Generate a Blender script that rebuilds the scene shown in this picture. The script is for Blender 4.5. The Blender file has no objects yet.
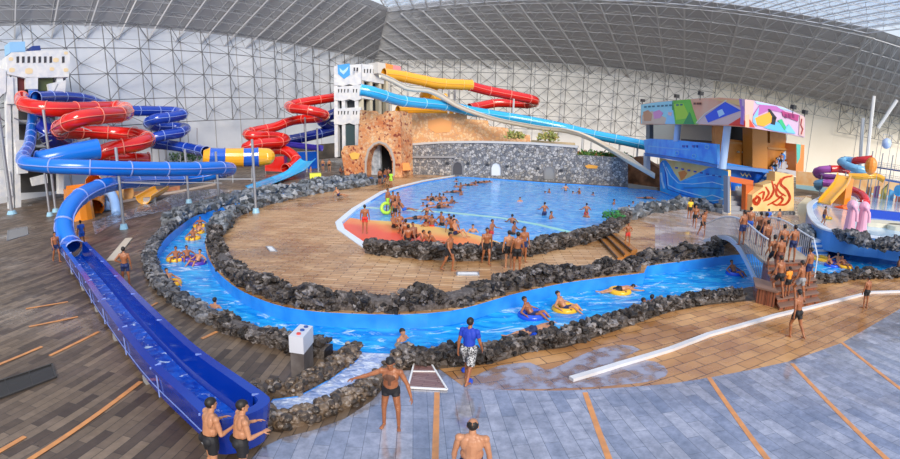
import bpy, bmesh, math, random
from mathutils import Vector, Matrix, noise
PI = math.pi
R = random.Random(7)
COL = bpy.context.scene.collection
SC = bpy.context.scene

# ------------------------------------------------------------------ camera model
FOC, PITCH, ROLL, EYE = 517.0, 0.195, 0.019, 5.9
cp, sp, cr, sr = math.cos(PITCH), math.sin(PITCH), math.cos(ROLL), math.sin(ROLL)

def ray(x, y):
    u = (x-450)/FOC; v = -(y-229.5)/FOC
    d0 = math.sin(u)*math.cos(v); d1 = math.cos(u)*math.cos(v); d2 = math.sin(v)
    d0, d2 = cr*d0 - sr*d2, sr*d0 + cr*d2
    return Vector((d0, cp*d1 + sp*d2, -sp*d1 + cp*d2))

def G(x, y, z=0.0):
    """point of the horizontal plane at height z seen at photo position x, y"""
    d = ray(x, y); t = (z-EYE)/d.z
    return Vector((d.x*t, d.y*t, z))

def D(x, y, dist):
    """point at horizontal distance dist"""
    d = ray(x, y); t = dist/math.hypot(d.x, d.y)
    return Vector((d.x*t, d.y*t, EYE+d.z*t))

def VP(x, y, A, B, off=0.0):
    """point on the vertical plane through ground points A, B, moved off metres towards the viewer"""
    t = Vector((B.x-A.x, B.y-A.y, 0)).normalized(); n = Vector((t.y, -t.x, 0))
    if n.dot(Vector((0, 0, 0))-A) < 0: n = -n
    O = A + n*off; d = ray(x, y); C = Vector((0, 0, EYE))
    k = (O-C).dot(n)/d.dot(n)
    return C + d*k

cam = bpy.data.cameras.new('camera'); camo = bpy.data.objects.new('camera', cam); COL.objects.link(camo)
cam.type = 'PANO'
cyc = cam.cycles if not hasattr(cam, 'panorama_type') else cam
def setp(k, v):
    for c in (cam, getattr(cam, 'cycles', None)):
        if c is not None and hasattr(c, k):
            try: setattr(c, k, v); return
            except Exception: pass
setp('panorama_type', 'EQUIRECTANGULAR')
setp('longitude_min', -450/FOC); setp('longitude_max', 450/FOC)
setp('latitude_min', -229.5/FOC); setp('latitude_max', 229.5/FOC)
cam.clip_end = 1000
def axis(d0, d1, d2):
    d0, d2 = cr*d0 - sr*d2, sr*d0 + cr*d2
    return Vector((d0, cp*d1+sp*d2, -sp*d1+cp*d2))
X, Y, Z = axis(1, 0, 0), axis(0, 0, 1), -axis(0, 1, 0)
m = Matrix((X, Y, Z)).transposed().to_4x4(); m.translation = (0, 0, EYE)
camo.matrix_world = m
SC.camera = camo

# ------------------------------------------------------------------ materials
class NT:
    def __init__(s, name):
        s.m = bpy.data.materials.new(name); s.m.use_nodes = True; s.t = s.m.node_tree; s.n = s.t.nodes
        s.b = s.n['Principled BSDF']
    def new(s, typ, **kw):
        n = s.n.new(typ)
        for k, v in kw.items():
            if hasattr(n, k): setattr(n, k, v)
            else: n.inputs[k].default_value = v
        return n
    def ln(s, a, ao, b, bi): s.t.links.new(a.outputs[ao], b.inputs[bi])
    def coord(s, scale=(1, 1, 1), rot=0.0, obj=False):
        c = s.new('ShaderNodeTexCoord') if obj else s.new('ShaderNodeNewGeometry')
        mp = s.new('ShaderNodeMapping'); mp.inputs['Scale'].default_value = scale; mp.inputs['Rotation'].default_value = (0, 0, rot)
        s.ln(c, 'Object' if obj else 'Position', mp, 'Vector'); return mp
def c4(c): return (c[0], c[1], c[2], 1)

def mat(name, col, rough=.5, metal=0, col2=None, scale=3, bump=0, bscale=None, ior=None, coat=0, detail=4, lo=.35, hi=.65):
    k = NT(name); b = k.b
    b.inputs['Base Color'].default_value = c4(col); b.inputs['Roughness'].default_value = rough; b.inputs['Metallic'].default_value = metal
    if ior: b.inputs['IOR'].default_value = ior
    if coat: b.inputs['Coat Weight'].default_value = coat; b.inputs['Coat Roughness'].default_value = .08
    if col2 or bump:
        mp = k.coord(obj=True)
        nz = k.new('ShaderNodeTexNoise', Scale=scale, Detail=detail); k.ln(mp, 0, nz, 'Vector')
        if col2:
            r = k.new('ShaderNodeValToRGB'); r.color_ramp.elements[0].color = c4(col); r.color_ramp.elements[1].color = c4(col2)
            r.color_ramp.elements[0].position = lo; r.color_ramp.elements[1].position = hi
            k.ln(nz, 0, r, 0); k.ln(r, 0, b, 'Base Color')
        if bump:
            nb = k.new('ShaderNodeTexNoise', Scale=bscale or scale*3, Detail=3); k.ln(mp, 0, nb, 'Vector')
            bp = k.new('ShaderNodeBump', Strength=bump, Distance=.05); k.ln(nb, 0, bp, 'Height'); k.ln(bp, 0, b, 'Normal')
    return k.m

def brickmat(name, c1, c2, mortar, bw, bh, rot, msize=.012, rough=(.2, .5), blot=None, blots=.35, blo=.4, bhi=.6, ior=1.5, offs=.5, bump=.25, grain=.3, bscale=.5, warp=0):
    k = NT(name); b = k.b; mp = k.coord(rot=rot)
    br = k.new('ShaderNodeTexBrick', Scale=1.0); br.offset = offs
    br.inputs['Brick Width'].default_value = bw; br.inputs['Row Height'].default_value = bh
    br.inputs['Mortar Size'].default_value = msize; br.inputs['Mortar Smooth'].default_value = .3; br.inputs['Bias'].default_value = 0
    br.inputs['Color1'].default_value = c4(c1); br.inputs['Color2'].default_value = c4(c2); br.inputs['Mortar'].default_value = c4(mortar)
    k.ln(mp, 0, br, 'Vector')
    out = (br, 'Color')
    nz = k.new('ShaderNodeTexNoise', Scale=4, Detail=8, Roughness=.7); k.ln(mp, 0, nz, 'Vector')
    mx = k.new('ShaderNodeMix', data_type='RGBA', blend_type='OVERLAY'); mx.inputs[0].default_value = grain
    k.ln(br, 'Color', mx, 6)
    k.ln(nz, 0, mx, 7); out = (mx, 2)
    n2 = k.new('ShaderNodeTexNoise', Scale=blots, Detail=6, Roughness=.65); k.ln(mp, 0, n2, 'Vector')
    rp = k.new('ShaderNodeMapRange'); rp.inputs[1].default_value = blo; rp.inputs[2].default_value = bhi
    k.ln(n2, 0, rp, 0)
    if blot:
        m2 = k.new('ShaderNodeMix', data_type='RGBA', blend_type='MULTIPLY'); m2.inputs[7].default_value = c4(blot)
        k.ln(rp, 0, m2, 0); k.ln(out[0], out[1], m2, 6); out = (m2, 2)
    k.ln(out[0], out[1], b, 'Base Color')
    r2 = k.new('ShaderNodeMapRange'); r2.inputs[3].default_value = rough[1]; r2.inputs[4].default_value = rough[0]
    k.ln(rp, 0, r2, 0); k.ln(r2, 0, b, 'Roughness'); b.inputs['IOR'].default_value = ior
    bp = k.new('ShaderNodeBump', Strength=bump, Distance=.02)
    ad = k.new('ShaderNodeMath', operation='MULTIPLY_ADD'); ad.inputs[1].default_value = .5
    k.ln(nz, 0, ad, 0); 
    iv = k.new('ShaderNodeMath', operation='SUBTRACT'); iv.inputs[0].default_value = 1; k.ln(br, 'Fac', iv, 1)
    k.ln(iv, 0, ad, 2); k.ln(ad, 0, bp, 'Height'); k.ln(bp, 0, b, 'Normal')
    return k.m

def watermat(name, deep, light, foam, fscale, flo, fhi, bs=6, bst=.3, stretch=(1, 1, 1), foam_amt=1):
    k = NT(name); b = k.b; mp = k.coord(scale=stretch)
    n1 = k.new('ShaderNodeTexNoise', Scale=bs*.35, Detail=5); n1.inputs['Distortion'].default_value = 1.5; k.ln(mp, 0, n1, 'Vector')
    r = k.new('ShaderNodeValToRGB'); r.color_ramp.elements[0].position = .35; r.color_ramp.elements[1].position = .68
    r.color_ramp.elements[0].color = c4(deep); r.color_ramp.elements[1].color = c4(light); k.ln(n1, 0, r, 0)
    n2 = k.new('ShaderNodeTexNoise', Scale=fscale, Detail=6, Roughness=.7); n2.inputs['Distortion'].default_value = 1.0; k.ln(mp, 0, n2, 'Vector')
    rp = k.new('ShaderNodeMapRange'); rp.inputs[1].default_value = flo; rp.inputs[2].default_value = fhi; rp.inputs[4].default_value = foam_amt; k.ln(n2, 0, rp, 0)
    mx = k.new('ShaderNodeMix', data_type='RGBA'); mx.inputs[7].default_value = c4(foam)
    k.ln(rp, 0, mx, 0); k.ln(r, 0, mx, 6); k.ln(mx, 2, b, 'Base Color')
    b.inputs['Roughness'].default_value = .12; b.inputs['IOR'].default_value = 1.33
    n3 = k.new('ShaderNodeTexNoise', Scale=bs, Detail=3); k.ln(mp, 0, n3, 'Vector')
    bp = k.new('ShaderNodeBump', Strength=bst, Distance=.08); k.ln(n3, 0, bp, 'Height'); k.ln(bp, 0, b, 'Normal')
    return k.m

def rockmat(name, cols, bump=.6, rough=.55, scale=5):
    k = NT(name); b = k.b; g = k.new('ShaderNodeNewGeometry'); mp = k.coord()
    nz = k.new('ShaderNodeTexNoise', Scale=scale, Detail=8, Roughness=.7); k.ln(mp, 0, nz, 'Vector')
    ad = k.new('ShaderNodeMath', operation='MULTIPLY_ADD'); ad.inputs[1].default_value = .55; k.ln(g, 'Random Per Island', ad, 0)
    sb = k.new('ShaderNodeMath', operation='MULTIPLY_ADD'); sb.inputs[1].default_value = .9; sb.inputs[2].default_value = -.22; k.ln(nz, 0, sb, 0); k.ln(sb, 0, ad, 2)
    r = k.new('ShaderNodeValToRGB'); e = r.color_ramp.elements
    while len(e) < len(cols): e.new(.5)
    for i, c in enumerate(cols): e[i].position = .12+.8*i/(len(cols)-1); e[i].color = c4(c)
    k.ln(ad, 0, r, 0); k.ln(r, 0, b, 'Base Color'); b.inputs['Roughness'].default_value = rough
    bp = k.new('ShaderNodeBump', Strength=bump, Distance=.06); k.ln(nz, 0, bp, 'Height'); k.ln(bp, 0, b, 'Normal')
    return k.m

def cellmat(name, cols, scale, gap, rough=.8, bump=.5, stretch=(1, 1, 1), lo=.02, hi=.08, blot=None):
    """stones: voronoi cells with their own colours"""
    k = NT(name); b = k.b; mp = k.coord(scale=stretch)
    v = k.new('ShaderNodeTexVoronoi', Scale=scale); k.ln(mp, 0, v, 'Vector')
    ve = k.new('ShaderNodeTexVoronoi', Scale=scale); ve.feature = 'DISTANCE_TO_EDGE'; k.ln(mp, 0, ve, 'Vector')
    s = k.new('ShaderNodeSeparateColor'); k.ln(v, 'Color', s, 0)
    r = k.new('ShaderNodeValToRGB'); e = r.color_ramp.elements; r.color_ramp.interpolation = 'CONSTANT'
    while len(e) < len(cols): e.new(.5)
    for i, c in enumerate(cols): e[i].position = i/len(cols); e[i].color = c4(c)
    k.ln(s, 0, r, 0)
    mr = k.new('ShaderNodeMapRange'); mr.inputs[1].default_value = lo; mr.inputs[2].default_value = hi; k.ln(ve, 'Distance', mr, 0)
    mx = k.new('ShaderNodeMix', data_type='RGBA'); mx.inputs[6].default_value = c4(gap); k.ln(mr, 0, mx, 0); k.ln(r, 0, mx, 7)
    out = (mx, 2)
    if blot:
        n2 = k.new('ShaderNodeTexNoise', Scale=.35, Detail=5); k.ln(mp, 0, n2, 'Vector')
        rp = k.new('ShaderNodeMapRange'); rp.inputs[1].default_value = .42; rp.inputs[2].default_value = .62; k.ln(n2, 0, rp, 0)
        m2 = k.new('ShaderNodeMix', data_type='RGBA', blend_type='MULTIPLY'); m2.inputs[7].default_value = c4(blot); k.ln(rp, 0, m2, 0); k.ln(mx, 2, m2, 6); out = (m2, 2)
    k.ln(out[0], out[1], b, 'Base Color'); b.inputs['Roughness'].default_value = rough
    bp = k.new('ShaderNodeBump', Strength=bump, Distance=.1); k.ln(mr, 0, bp, 'Height'); k.ln(bp, 0, b, 'Normal')
    return k.m

MT = {}
def P(name, col, rough=.4, **kw):
    if name not in MT: MT[name] = mat(name, col, rough, **kw)
    return MT[name]

# ------------------------------------------------------------------ mesh helpers
class MB:
    def __init__(s): s.v = []; s.f = []; s.mi = []
    def face(s, pts, mi=0):
        n = len(s.v); s.v += [tuple(p) for p in pts]; s.f.append(tuple(range(n, n+len(pts)))); s.mi.append(mi)
    def add(s, vs, fs, mi=0):
        n = len(s.v); s.v += [tuple(p) for p in vs]; s.f += [tuple(i+n for i in f) for f in fs]; s.mi += [mi]*len(fs)
    def box(s, c, d, rz=0, mi=0):
        c = Vector(c); x, y, z = d[0]/2, d[1]/2, d[2]/2; M = Matrix.Rotation(rz, 3, 'Z')
        vs = [c+M@Vector((a*x, b*y, e*z)) for e in (-1, 1) for a, b in ((-1, -1), (1, -1), (1, 1), (-1, 1))]
        s.add(vs, [(0, 3, 2, 1), (4, 5, 6, 7), (0, 1, 5, 4), (1, 2, 6, 5), (2, 3, 7, 6), (3, 0, 4, 7)], mi)
    def bar(s, a, b, r, n=4, mi=0, r2=None):
        a, b = Vector(a), Vector(b); d = b-a
        if d.length < 1e-6: return
        d.normalize(); u = d.orthogonal().normalized() if abs(d.z) > .9 else d.cross(Vector((0, 0, 1))).normalized(); w = d.cross(u); r2 = r if r2 is None else r2
        vs = []
        for i in range(n):
            t = 2*PI*(i+.5)/n; o = u*math.cos(t)+w*math.sin(t); vs += [a+o*r, b+o*r2]
        fs = [(2*i, 2*((i+1) % n), 2*((i+1) % n)+1, 2*i+1) for i in range(n)]
        fs += [tuple(2*i for i in reversed(range(n))), tuple(2*i+1 for i in range(n))]
        s.add(vs, fs, mi)
    def prism(s, pts, off, mi=0, side=None):
        """polygon extruded by vector off"""
        pts = [Vector(p) for p in pts]; n = len(pts); off = Vector(off)
        s.add(pts+[p+off for p in pts], [tuple(range(n)), tuple(reversed(range(n, 2*n)))]+[(i, i+n, (i+1) % n+n, (i+1) % n) for i in range(n)], mi)
    def ell(s, c, rx, ry, rz, mi=0, seg=12, rings=8, M=None):
        c = Vector(c); vs = []; fs = []
        for i in range(1, rings):
            p = PI*i/rings
            for j in range(seg):
                t = 2*PI*j/seg; q = Vector((rx*math.sin(p)*math.cos(t), ry*math.sin(p)*math.sin(t), rz*math.cos(p)))
                vs.append(c+(M@q if M else q))
        top = len(vs); q = Vector((0, 0, rz)); vs.append(c+(M@q if M else q)); vs.append(c-(M@q if M else q))
        for i in range(rings-2):
            for j in range(seg): fs.append((i*seg+j, (i+1)*seg+j, (i+1)*seg+(j+1) % seg, i*seg+(j+1) % seg))
        for j in range(seg):
            fs.append((top, j, (j+1) % seg)); fs.append((top+1, (rings-2)*seg+(j+1) % seg, (rings-2)*seg+j))
        s.add(vs, fs, mi)
    def torus(s, c, R0, r, M=None, seg=28, n=10, mi=0, stripes=0):
        c = Vector(c); vs = []; fs = []
        for i in range(seg):
            a = 2*PI*i/seg
            for j in range(n):
                t = 2*PI*j/n; q = Vector(((R0+r*math.cos(t))*math.cos(a), (R0+r*math.cos(t))*math.sin(a), r*math.sin(t))); vs.append(c+(M@q if M else q))
        for i in range(seg):
            for j in range(n): fs.append((i*n+j, ((i+1) % seg)*n+j, ((i+1) % seg)*n+(j+1) % n, i*n+(j+1) % n))
        s.add(vs, fs, mi)
    def build(s, name, mats, parent=None, smooth=False, **tags):
        me = bpy.data.meshes.new(name); me.from_pydata(s.v, [], s.f)
        if not isinstance(mats, (list, tuple)): mats = [mats]
        for m_ in mats: me.materials.append(m_)
        me.polygons.foreach_set('material_index', s.mi)
        if smooth is True: me.polygons.foreach_set('use_smooth', [True]*len(s.f))
        me.update(); bm = bmesh.new(); bm.from_mesh(me); bmesh.ops.recalc_face_normals(bm, faces=bm.faces) if len(s.f) < 60000 else None
        bm.to_mesh(me); bm.free()
        o = bpy.data.objects.new(name, me); COL.objects.link(o)
        if parent: o.parent = parent; o.matrix_parent_inverse = Matrix.Translation(-parent.location) if not parent.parent else Matrix.Identity(4)
        if tags: tag(o, **tags)
        return o

def tag(o, label=None, cat=None, group=None, kind=None):
    if label: o['label'] = label
    if cat: o['category'] = cat
    if group: o['group'] = group
    if kind: o['kind'] = kind
    return o
def thing(name, label, cat, loc=(0, 0, 0), group=None):
    o = bpy.data.objects.new(name, None); COL.objects.link(o); o.location = loc; o.empty_display_size = .2
    return tag(o, label, cat, group)

def smooth_path(pts, step=.5, closed=False):
    pts = [Vector(p) for p in pts]; out = []; n = len(pts)
    for i in range(n-1 if not closed else n):
        p0 = pts[(i-1) % n] if (closed or i > 0) else pts[0]*2-pts[1]
        p1 = pts[i]; p2 = pts[(i+1) % n]; p3 = pts[(i+2) % n] if (closed or i+2 < n) else pts[-1]*2-pts[-2]
        k = max(2, int((p2-p1).length/step))
        for j in range(k):
            t = j/k; out.append(.5*((2*p1)+(p2-p0)*t+(2*p0-5*p1+4*p2-p3)*t*t+(3*p1-p0-3*p2+p3)*t**3))
    if not closed: out.append(pts[-1])
    return out

def frames(path):
    res = []; n = len(path)
    for i, p in enumerate(path):
        t = (path[min(i+1, n-1)]-path[max(i-1, 0)])
        if t.length < 1e-6: t = Vector((1, 0, 0))
        t.normalize(); side = t.cross(Vector((0, 0, 1)))
        if side.length < .15: side = res[-1][2] if res else Vector((1, 0, 0))
        side = side.normalized(); up = side.cross(t).normalized(); res.append((p, t, side, up))
    return res

def tube(mb, pts, r, step=.6, n=14, ring=2.4, mi=0, rmi=1, seam=True, cap=False, r_end=None):
    """closed tube with flanged joints and a seam line on both sides"""
    path = smooth_path(pts, step); fr = frames(path); N = len(fr); vs = []; 
    for i, (p, t, s_, u) in enumerate(fr):
        rr = r if r_end is None else r+(r_end-r)*i/(N-1)
        for j in range(n):
            a = 2*PI*j/n; vs.append(p+(s_*math.cos(a)+u*math.sin(a))*rr)
    fs = [(i*n+j, i*n+(j+1) % n, (i+1)*n+(j+1) % n, (i+1)*n+j) for i in range(N-1) for j in range(n)]
    if cap: fs.append(tuple(reversed(range(n)))); 
    if cap == 2: fs.append(tuple((N-1)*n+j for j in range(n)))
    mb.add(vs, fs, mi)
    L = 0; last = 0
    for i in range(N):
        if i: L += (fr[i][0]-fr[i-1][0]).length
        if L-last >= ring or i == 0 or i == N-1:
            last = L; p, t, s_, u = fr[i]; q = []
            for dx, rr in ((-.05, r), (-.05, r*1.07), (.05, r*1.07), (.05, r)):
                q += [p+t*dx+(s_*math.cos(2*PI*j/n)+u*math.sin(2*PI*j/n))*rr for j in range(n)]
            mb.add(q, [(k*n+j, k*n+(j+1) % n, (k+1)*n+(j+1) % n, (k+1)*n+j) for k in range(3) for j in range(n)], rmi)
    if seam:
        for sg in (-1, 1):
            vs = []
            for p, t, s_, u in fr:
                c = p+s_*sg*r
                vs += [c+u*.035+s_*sg*-.02, c+u*.035+s_*sg*.05, c-u*.035+s_*sg*.05, c-u*.035-s_*sg*.02]
            mb.add(vs, [(4*i+j, 4*i+(j+1) % 4, 4*i+4+(j+1) % 4, 4*i+4+j) for i in range(N-1) for j in range(4)], rmi)

def sweep(mb, path, prof, mi=0, caps=True, closed_prof=True):
    """prof: list of (side, up)"""
    fr = frames(path); n = len(prof); vs = []
    for p, t, s_, u in fr:
        vs += [p+s_*a+Vector((0, 0, 1))*b for a, b in prof]
    N = len(fr); m_ = n if closed_prof else n-1
    mb.add(vs, [(i*n+j, i*n+(j+1) % n, (i+1)*n+(j+1) % n, (i+1)*n+j) for i in range(N-1) for j in range(m_)], mi)
    if caps and closed_prof: mb.face([vs[j] for j in range(n)], mi); mb.face([vs[(N-1)*n+j] for j in range(n)], mi)

def upath(r, th=.06, lip=.12, n=8, depth=None):
    """half-pipe profile"""
    depth = depth or r; out = [(-r*math.cos(PI*i/n), -depth*math.sin(PI*i/n)) for i in range(n+1)]
    inn = [(-(r-th)*math.cos(PI*i/n), -(depth-th)*math.sin(PI*i/n)) for i in range(n, -1, -1)]
    return [(-r-lip, .03), (-r-lip, -.03)]+out[0:1]+out[1:]+[(r+lip, -.03), (r+lip, .03)]+inn

def fill2d(name, loops, z, m_, kind='structure', thick=0, parent=None):
    cu = bpy.data.curves.new(name, 'CURVE'); cu.dimensions = '2D'; cu.fill_mode = 'BOTH'
    for lp in loops:
        s_ = cu.splines.new('POLY'); s_.points.add(len(lp)-1); s_.use_cyclic_u = True
        for q, p in zip(s_.points, lp): q.co = (p[0], p[1], 0, 1)
    co = bpy.data.objects.new(name+'_c', cu); COL.objects.link(co)
    dg = bpy.context.evaluated_depsgraph_get(); me = bpy.data.meshes.new_from_object(co.evaluated_get(dg))
    bpy.data.objects.remove(co); me.materials.clear(); me.materials.append(m_)
    bm = bmesh.new(); bm.from_mesh(me)
    bmesh.ops.remove_doubles(bm, verts=bm.verts, dist=.001)
    for v in bm.verts: v.co.z = z
    for f in bm.faces:
        f.normal_update()
        if f.normal.z < 0: f.normal_flip()
    if thick:
        r_ = bmesh.ops.extrude_face_region(bm, geom=bm.faces[:])
        for v in r_['geom']:
            if isinstance(v, bmesh.types.BMVert): v.co.z -= thick
        bmesh.ops.recalc_face_normals(bm, faces=bm.faces)
    bm.to_mesh(me); bm.free()
    o = bpy.data.objects.new(name, me); COL.objects.link(o); o.parent = parent
    if kind: o['kind'] = kind
    return o

def px(lst, z=0): return [G(a, b, z) for a, b in lst]
def sm(lst, step=.6, z=0): return smooth_path(px(lst, z), step)

# ------------------------------------------------------------------ palette
BLUE_WALL = mat('river_blue_paint', (.02, .24, .74), .3, col2=(.04, .34, .84), scale=1.2)
M_SLATE = brickmat('brown_slate_tiles', (.06, .038, .025), (.20, .14, .09), (.03, .025, .02), 1.2, .22, PI/2, .008, rough=(.14, .5), blot=(1.5, 1.55, 1.7), blots=.22, blo=.45, bhi=.7, ior=1.5, grain=.5)
M_WET = brickmat('wet_grey_slate', (.22, .23, .30), (.40, .39, .44), (.12, .12, .14), 1.1, .30, 1.5, .007, rough=(.03, .2), blot=(.72, .70, .68), blots=.9, blo=.42, bhi=.56, ior=2.5, grain=.95, bump=.15)
M_ORANGE = brickmat('orange_brown_pavers', (.46, .22, .075), (.66, .36, .14), (.09, .05, .03), .8, .42, -.34, .014, rough=(.12, .45), blot=(.62, .55, .52), blots=.5, ior=1.6, grain=.45)
M_TAN = brickmat('tan_plank_pavers', (.50, .26, .10), (.70, .45, .24), (.22, .11, .05), 1.0, .24, .06, .022, rough=(.12, .45), blot=(.55, .46, .36), blots=.16, blo=.46, bhi=.62, ior=1.6, grain=.4)
M_PALE = brickmat('pale_wet_pavers', (.50, .43, .40), (.66, .58, .54), (.3, .25, .22), .8, .3, .4, .015, rough=(.08, .4), blot=(.75, .55, .35), blots=.25, ior=1.7, grain=.4)
M_RIVER = watermat('river_water', (.0, .20, .66), (.03, .47, .88), (.75, .93, 1.0), 1.3, .55, .68, bs=3.0, bst=.5, stretch=(.8, 1.6, 1))
M_POOL = watermat('wave_pool_water', (.02, .27, .82), (.13, .52, .95), (.70, .88, .98), 1.6, .50, .74, bs=3.2, bst=.5, stretch=(.8, 1.0, 1), foam_amt=.6)
M_FROTH = watermat('frothy_shallow_water', (.25, .34, .62), (.45, .55, .8), (.88, .93, 1.0), 3.0, .46, .66, bs=7, bst=.7, stretch=(1, 1.3, 1))
M_ROCK = rockmat('dark_volcanic_rock', [(.004, .003, .003), (.016, .011, .008), (.05, .038, .03), (.14, .12, .11), (.42, .39, .38)], rough=.42, scale=9, bump=.9)
M_ROCKG = rockmat('grey_river_rock', [(.02, .025, .03), (.07, .08, .09), (.2, .22, .25), (.42, .44, .47)], rough=.5, scale=4)
M_ROCKG2 = rockmat('dark_grey_river_rock', [(.01, .01, .012), (.04, .04, .045), (.12, .12, .13), (.32, .32, .34)], rough=.45, scale=7)
M_COBBLE = rockmat('rounded_cobble', [(.012, .01, .008), (.06, .045, .035), (.16, .11, .07), (.42, .38, .35)], rough=.3, scale=9, bump=.3)
M_STEEL = P('galvanised_steel', (.36, .38, .42), .35, metal=.5)
M_TRUSS = P('grey_painted_truss', (.13, .135, .145), .5)
M_TRUSSL = P('pale_painted_truss', (.55, .56, .57), .5)
M_ORLINE = P('orange_floor_strip', (.72, .30, .09), .4, col2=(.55, .24, .09), scale=4)
M_WHITE = P('white_paint', (.8, .8, .8), .4)
M_CREAM = P('cream_paint', (.78, .70, .52), .5)

# ------------------------------------------------------------------ ground plan (traced, then laid on z = 0)
OUT_A = [(372, 177), (350, 182), (319, 187), (290, 192), (262, 198), (230, 205), (205, 213), (193, 217), (180, 226), (166, 238), (158, 250), (157, 262), (163, 278), (175, 292), (190, 302), (206, 311), (228, 321), (250, 331), (275, 338), (300, 345), (330, 350)]
OUT_CH = [(352, 352), (358, 359), (330, 379), (298, 396), (273, 399), (266, 408), (278, 417), (300, 415), (324, 408), (356, 393), (377, 379), (390, 364), (402, 356)]
OUT_B = [(450, 353), (490, 350), (520, 343), (550, 337), (590, 329), (620, 321), (660, 307), (700, 296), (740, 289), (757, 286), (790, 288), (815, 281), (850, 276), (900, 274), (960, 272)]
INN_A = [(378, 182), (319, 191), (262, 203), (236, 212), (218, 222), (207, 236), (206, 250), (213, 266), (225, 279), (240, 290), (262, 300), (285, 307), (315, 311.5), (350, 313.5), (403, 314.5), (450, 311), (480, 304), (510, 295), (540, 288), (565, 283), (600, 278), (644, 273)]
INN_B = [(647, 266), (670, 263), (700, 259), (733, 255), (770, 253), (800, 247), (812, 243)]
INN_C = [(829, 243), (850, 252), (880, 257), (905, 258), (960, 262)]
river = sm(OUT_A) + px(OUT_CH) + sm(OUT_B, 1) + list(reversed(px(INN_C))) + list(reversed(px(INN_B))) + list(reversed(sm(INN_A)))
POOLP = [(343, 229), (341, 222), (356, 210), (384, 193), (400, 188), (424, 182), (458, 176.5), (500, 179), (545, 182.5), (590, 185), (628, 187.5), (657, 190.5), (690, 202), (688, 205), (670, 207), (645, 211), (623, 215), (608, 226), (597, 234), (570, 241), (545, 246), (529, 250), (500, 254), (466, 256), (440, 255), (400, 252), (372, 249), (362, 243)]
pool = px(POOLP)
OUTER = [(-75, -6), (60, -6), (150, 60), (150, 150), (-30, 160), (-90, 90)]
# kids pool basin outline
KIDS = [(822, 190), (813, 200), (811, 210), (815, 222), (823, 233), (836, 241), (856, 246), (880, 249), (930, 252), (980, 235), (960, 205), (900, 198), (860, 190)]
kids = sm(KIDS, 1.5)
floor = fill2d('floor', [OUTER, [tuple(p[:2]) for p in river], [tuple(p[:2]) for p in pool]], 0, M_SLATE)
# floor zones laid as thin paving
front_edge = [(252, 459), (262, 448), (283, 438), (312, 431), (345, 419), (372, 401), (392, 379), (402, 371), (440, 370)]
fz = px([(170, 620), (235, 470)]+front_edge) + px([(466, 389), (560, 391), (670, 384), (709, 378), (788, 362), (842, 343), (900, 309), (960, 285), (1150, 400), (900, 640), (500, 800)])
fill2d('floor_wet_slate', [[tuple(p[:2]) for p in fz]], .012, M_WET, thick=.011)
oz = px([(440, 369), (492, 364), (531, 352), (565, 348), (586, 341), (630, 326), (670, 312), (709, 305), (751, 301), (790, 294), (815, 284), (850, 279), (900, 277), (960, 276), (960, 285), (900, 309), (842, 343), (788, 362), (709, 378), (670, 384), (560, 391), (466, 389)])
fill2d('floor_orange_pavers', [[tuple(p[:2]) for p in oz]], .01, M_ORANGE, thick=.009)
isl = sm(INN_A) + px([(647, 266), (655, 262), (655, 225), (640, 218), (623, 215)]) + px([(608, 226), (597, 234), (570, 241), (545, 246), (529, 250), (500, 254), (466, 256), (440, 255), (400, 252), (372, 249), (362, 243), (343, 229), (341, 222), (356, 210), (384, 193), (400, 188), (424, 182), (458, 176.5), (400, 174), (385, 176)])
fill2d('floor_tan_pavers', [[tuple(p[:2]) for p in isl]], .012, M_TAN, thick=.011)
pz = px([(655, 265), (670, 263), (700, 259), (733, 255), (770, 253), (800, 247), (812, 243), (829, 243), (822, 233), (812, 222), (808, 205), (812, 195), (790, 197), (728, 211), (690, 204), (688, 206), (670, 208), (645, 212), (623, 216), (655, 225)])
fill2d('floor_pale_pavers', [[tuple(p[:2]) for p in pz]], .014, M_PALE, thick=.012)

# basins
def skirt(name, loop, z0, z1, m_, closed=True):
    mb = MB(); n = len(loop)
    for i in range(n if closed else n-1):
        a, b = loop[i], loop[(i+1) % n]; mb.face([(a[0], a[1], z0), (b[0], b[1], z0), (b[0], b[1], z1), (a[0], a[1], z1)])
    return tag(mb.build(name, m_), kind='structure')
skirt('river_channel', river, 0, -1.3, BLUE_WALL)
skirt('pool_wall', pool, 0, -1.7, BLUE_WALL)
fill2d('river_bed', [[tuple(p[:2]) for p in river]], -1.3, BLUE_WALL)
fill2d('pool_bed', [[tuple(p[:2]) for p in pool]], -1.7, BLUE_WALL)
def stuff(o, label, cat): o['kind'] = 'stuff'; return tag(o, label, cat)
main = [p for p in river]
rw = fill2d('river_water', [[tuple(p[:2]) for p in sm(OUT_A)+px([(352, 352), (375, 358), (402, 356)])+sm(OUT_B, 1)+list(reversed(px(INN_C)))+list(reversed(px(INN_B)))+list(reversed(sm(INN_A)))]], -.5, M_RIVER, kind='stuff')
tag(rw, 'bright blue rippling water of the winding lazy river', 'water')
cw = fill2d('channel_water', [[tuple(p[:2]) for p in px([(352, 351)]+OUT_CH[1:-1]+[(400, 353)])]], -.03, M_FROTH, kind='stuff', thick=.4)
tag(cw, 'frothy pale water in the short channel between two cobble walls', 'water')
pw = fill2d('pool_water', [[tuple(p[:2]) for p in pool]], -.07, M_POOL, kind='stuff')
tag(pw, 'light blue water of the big wave pool', 'water')

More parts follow.
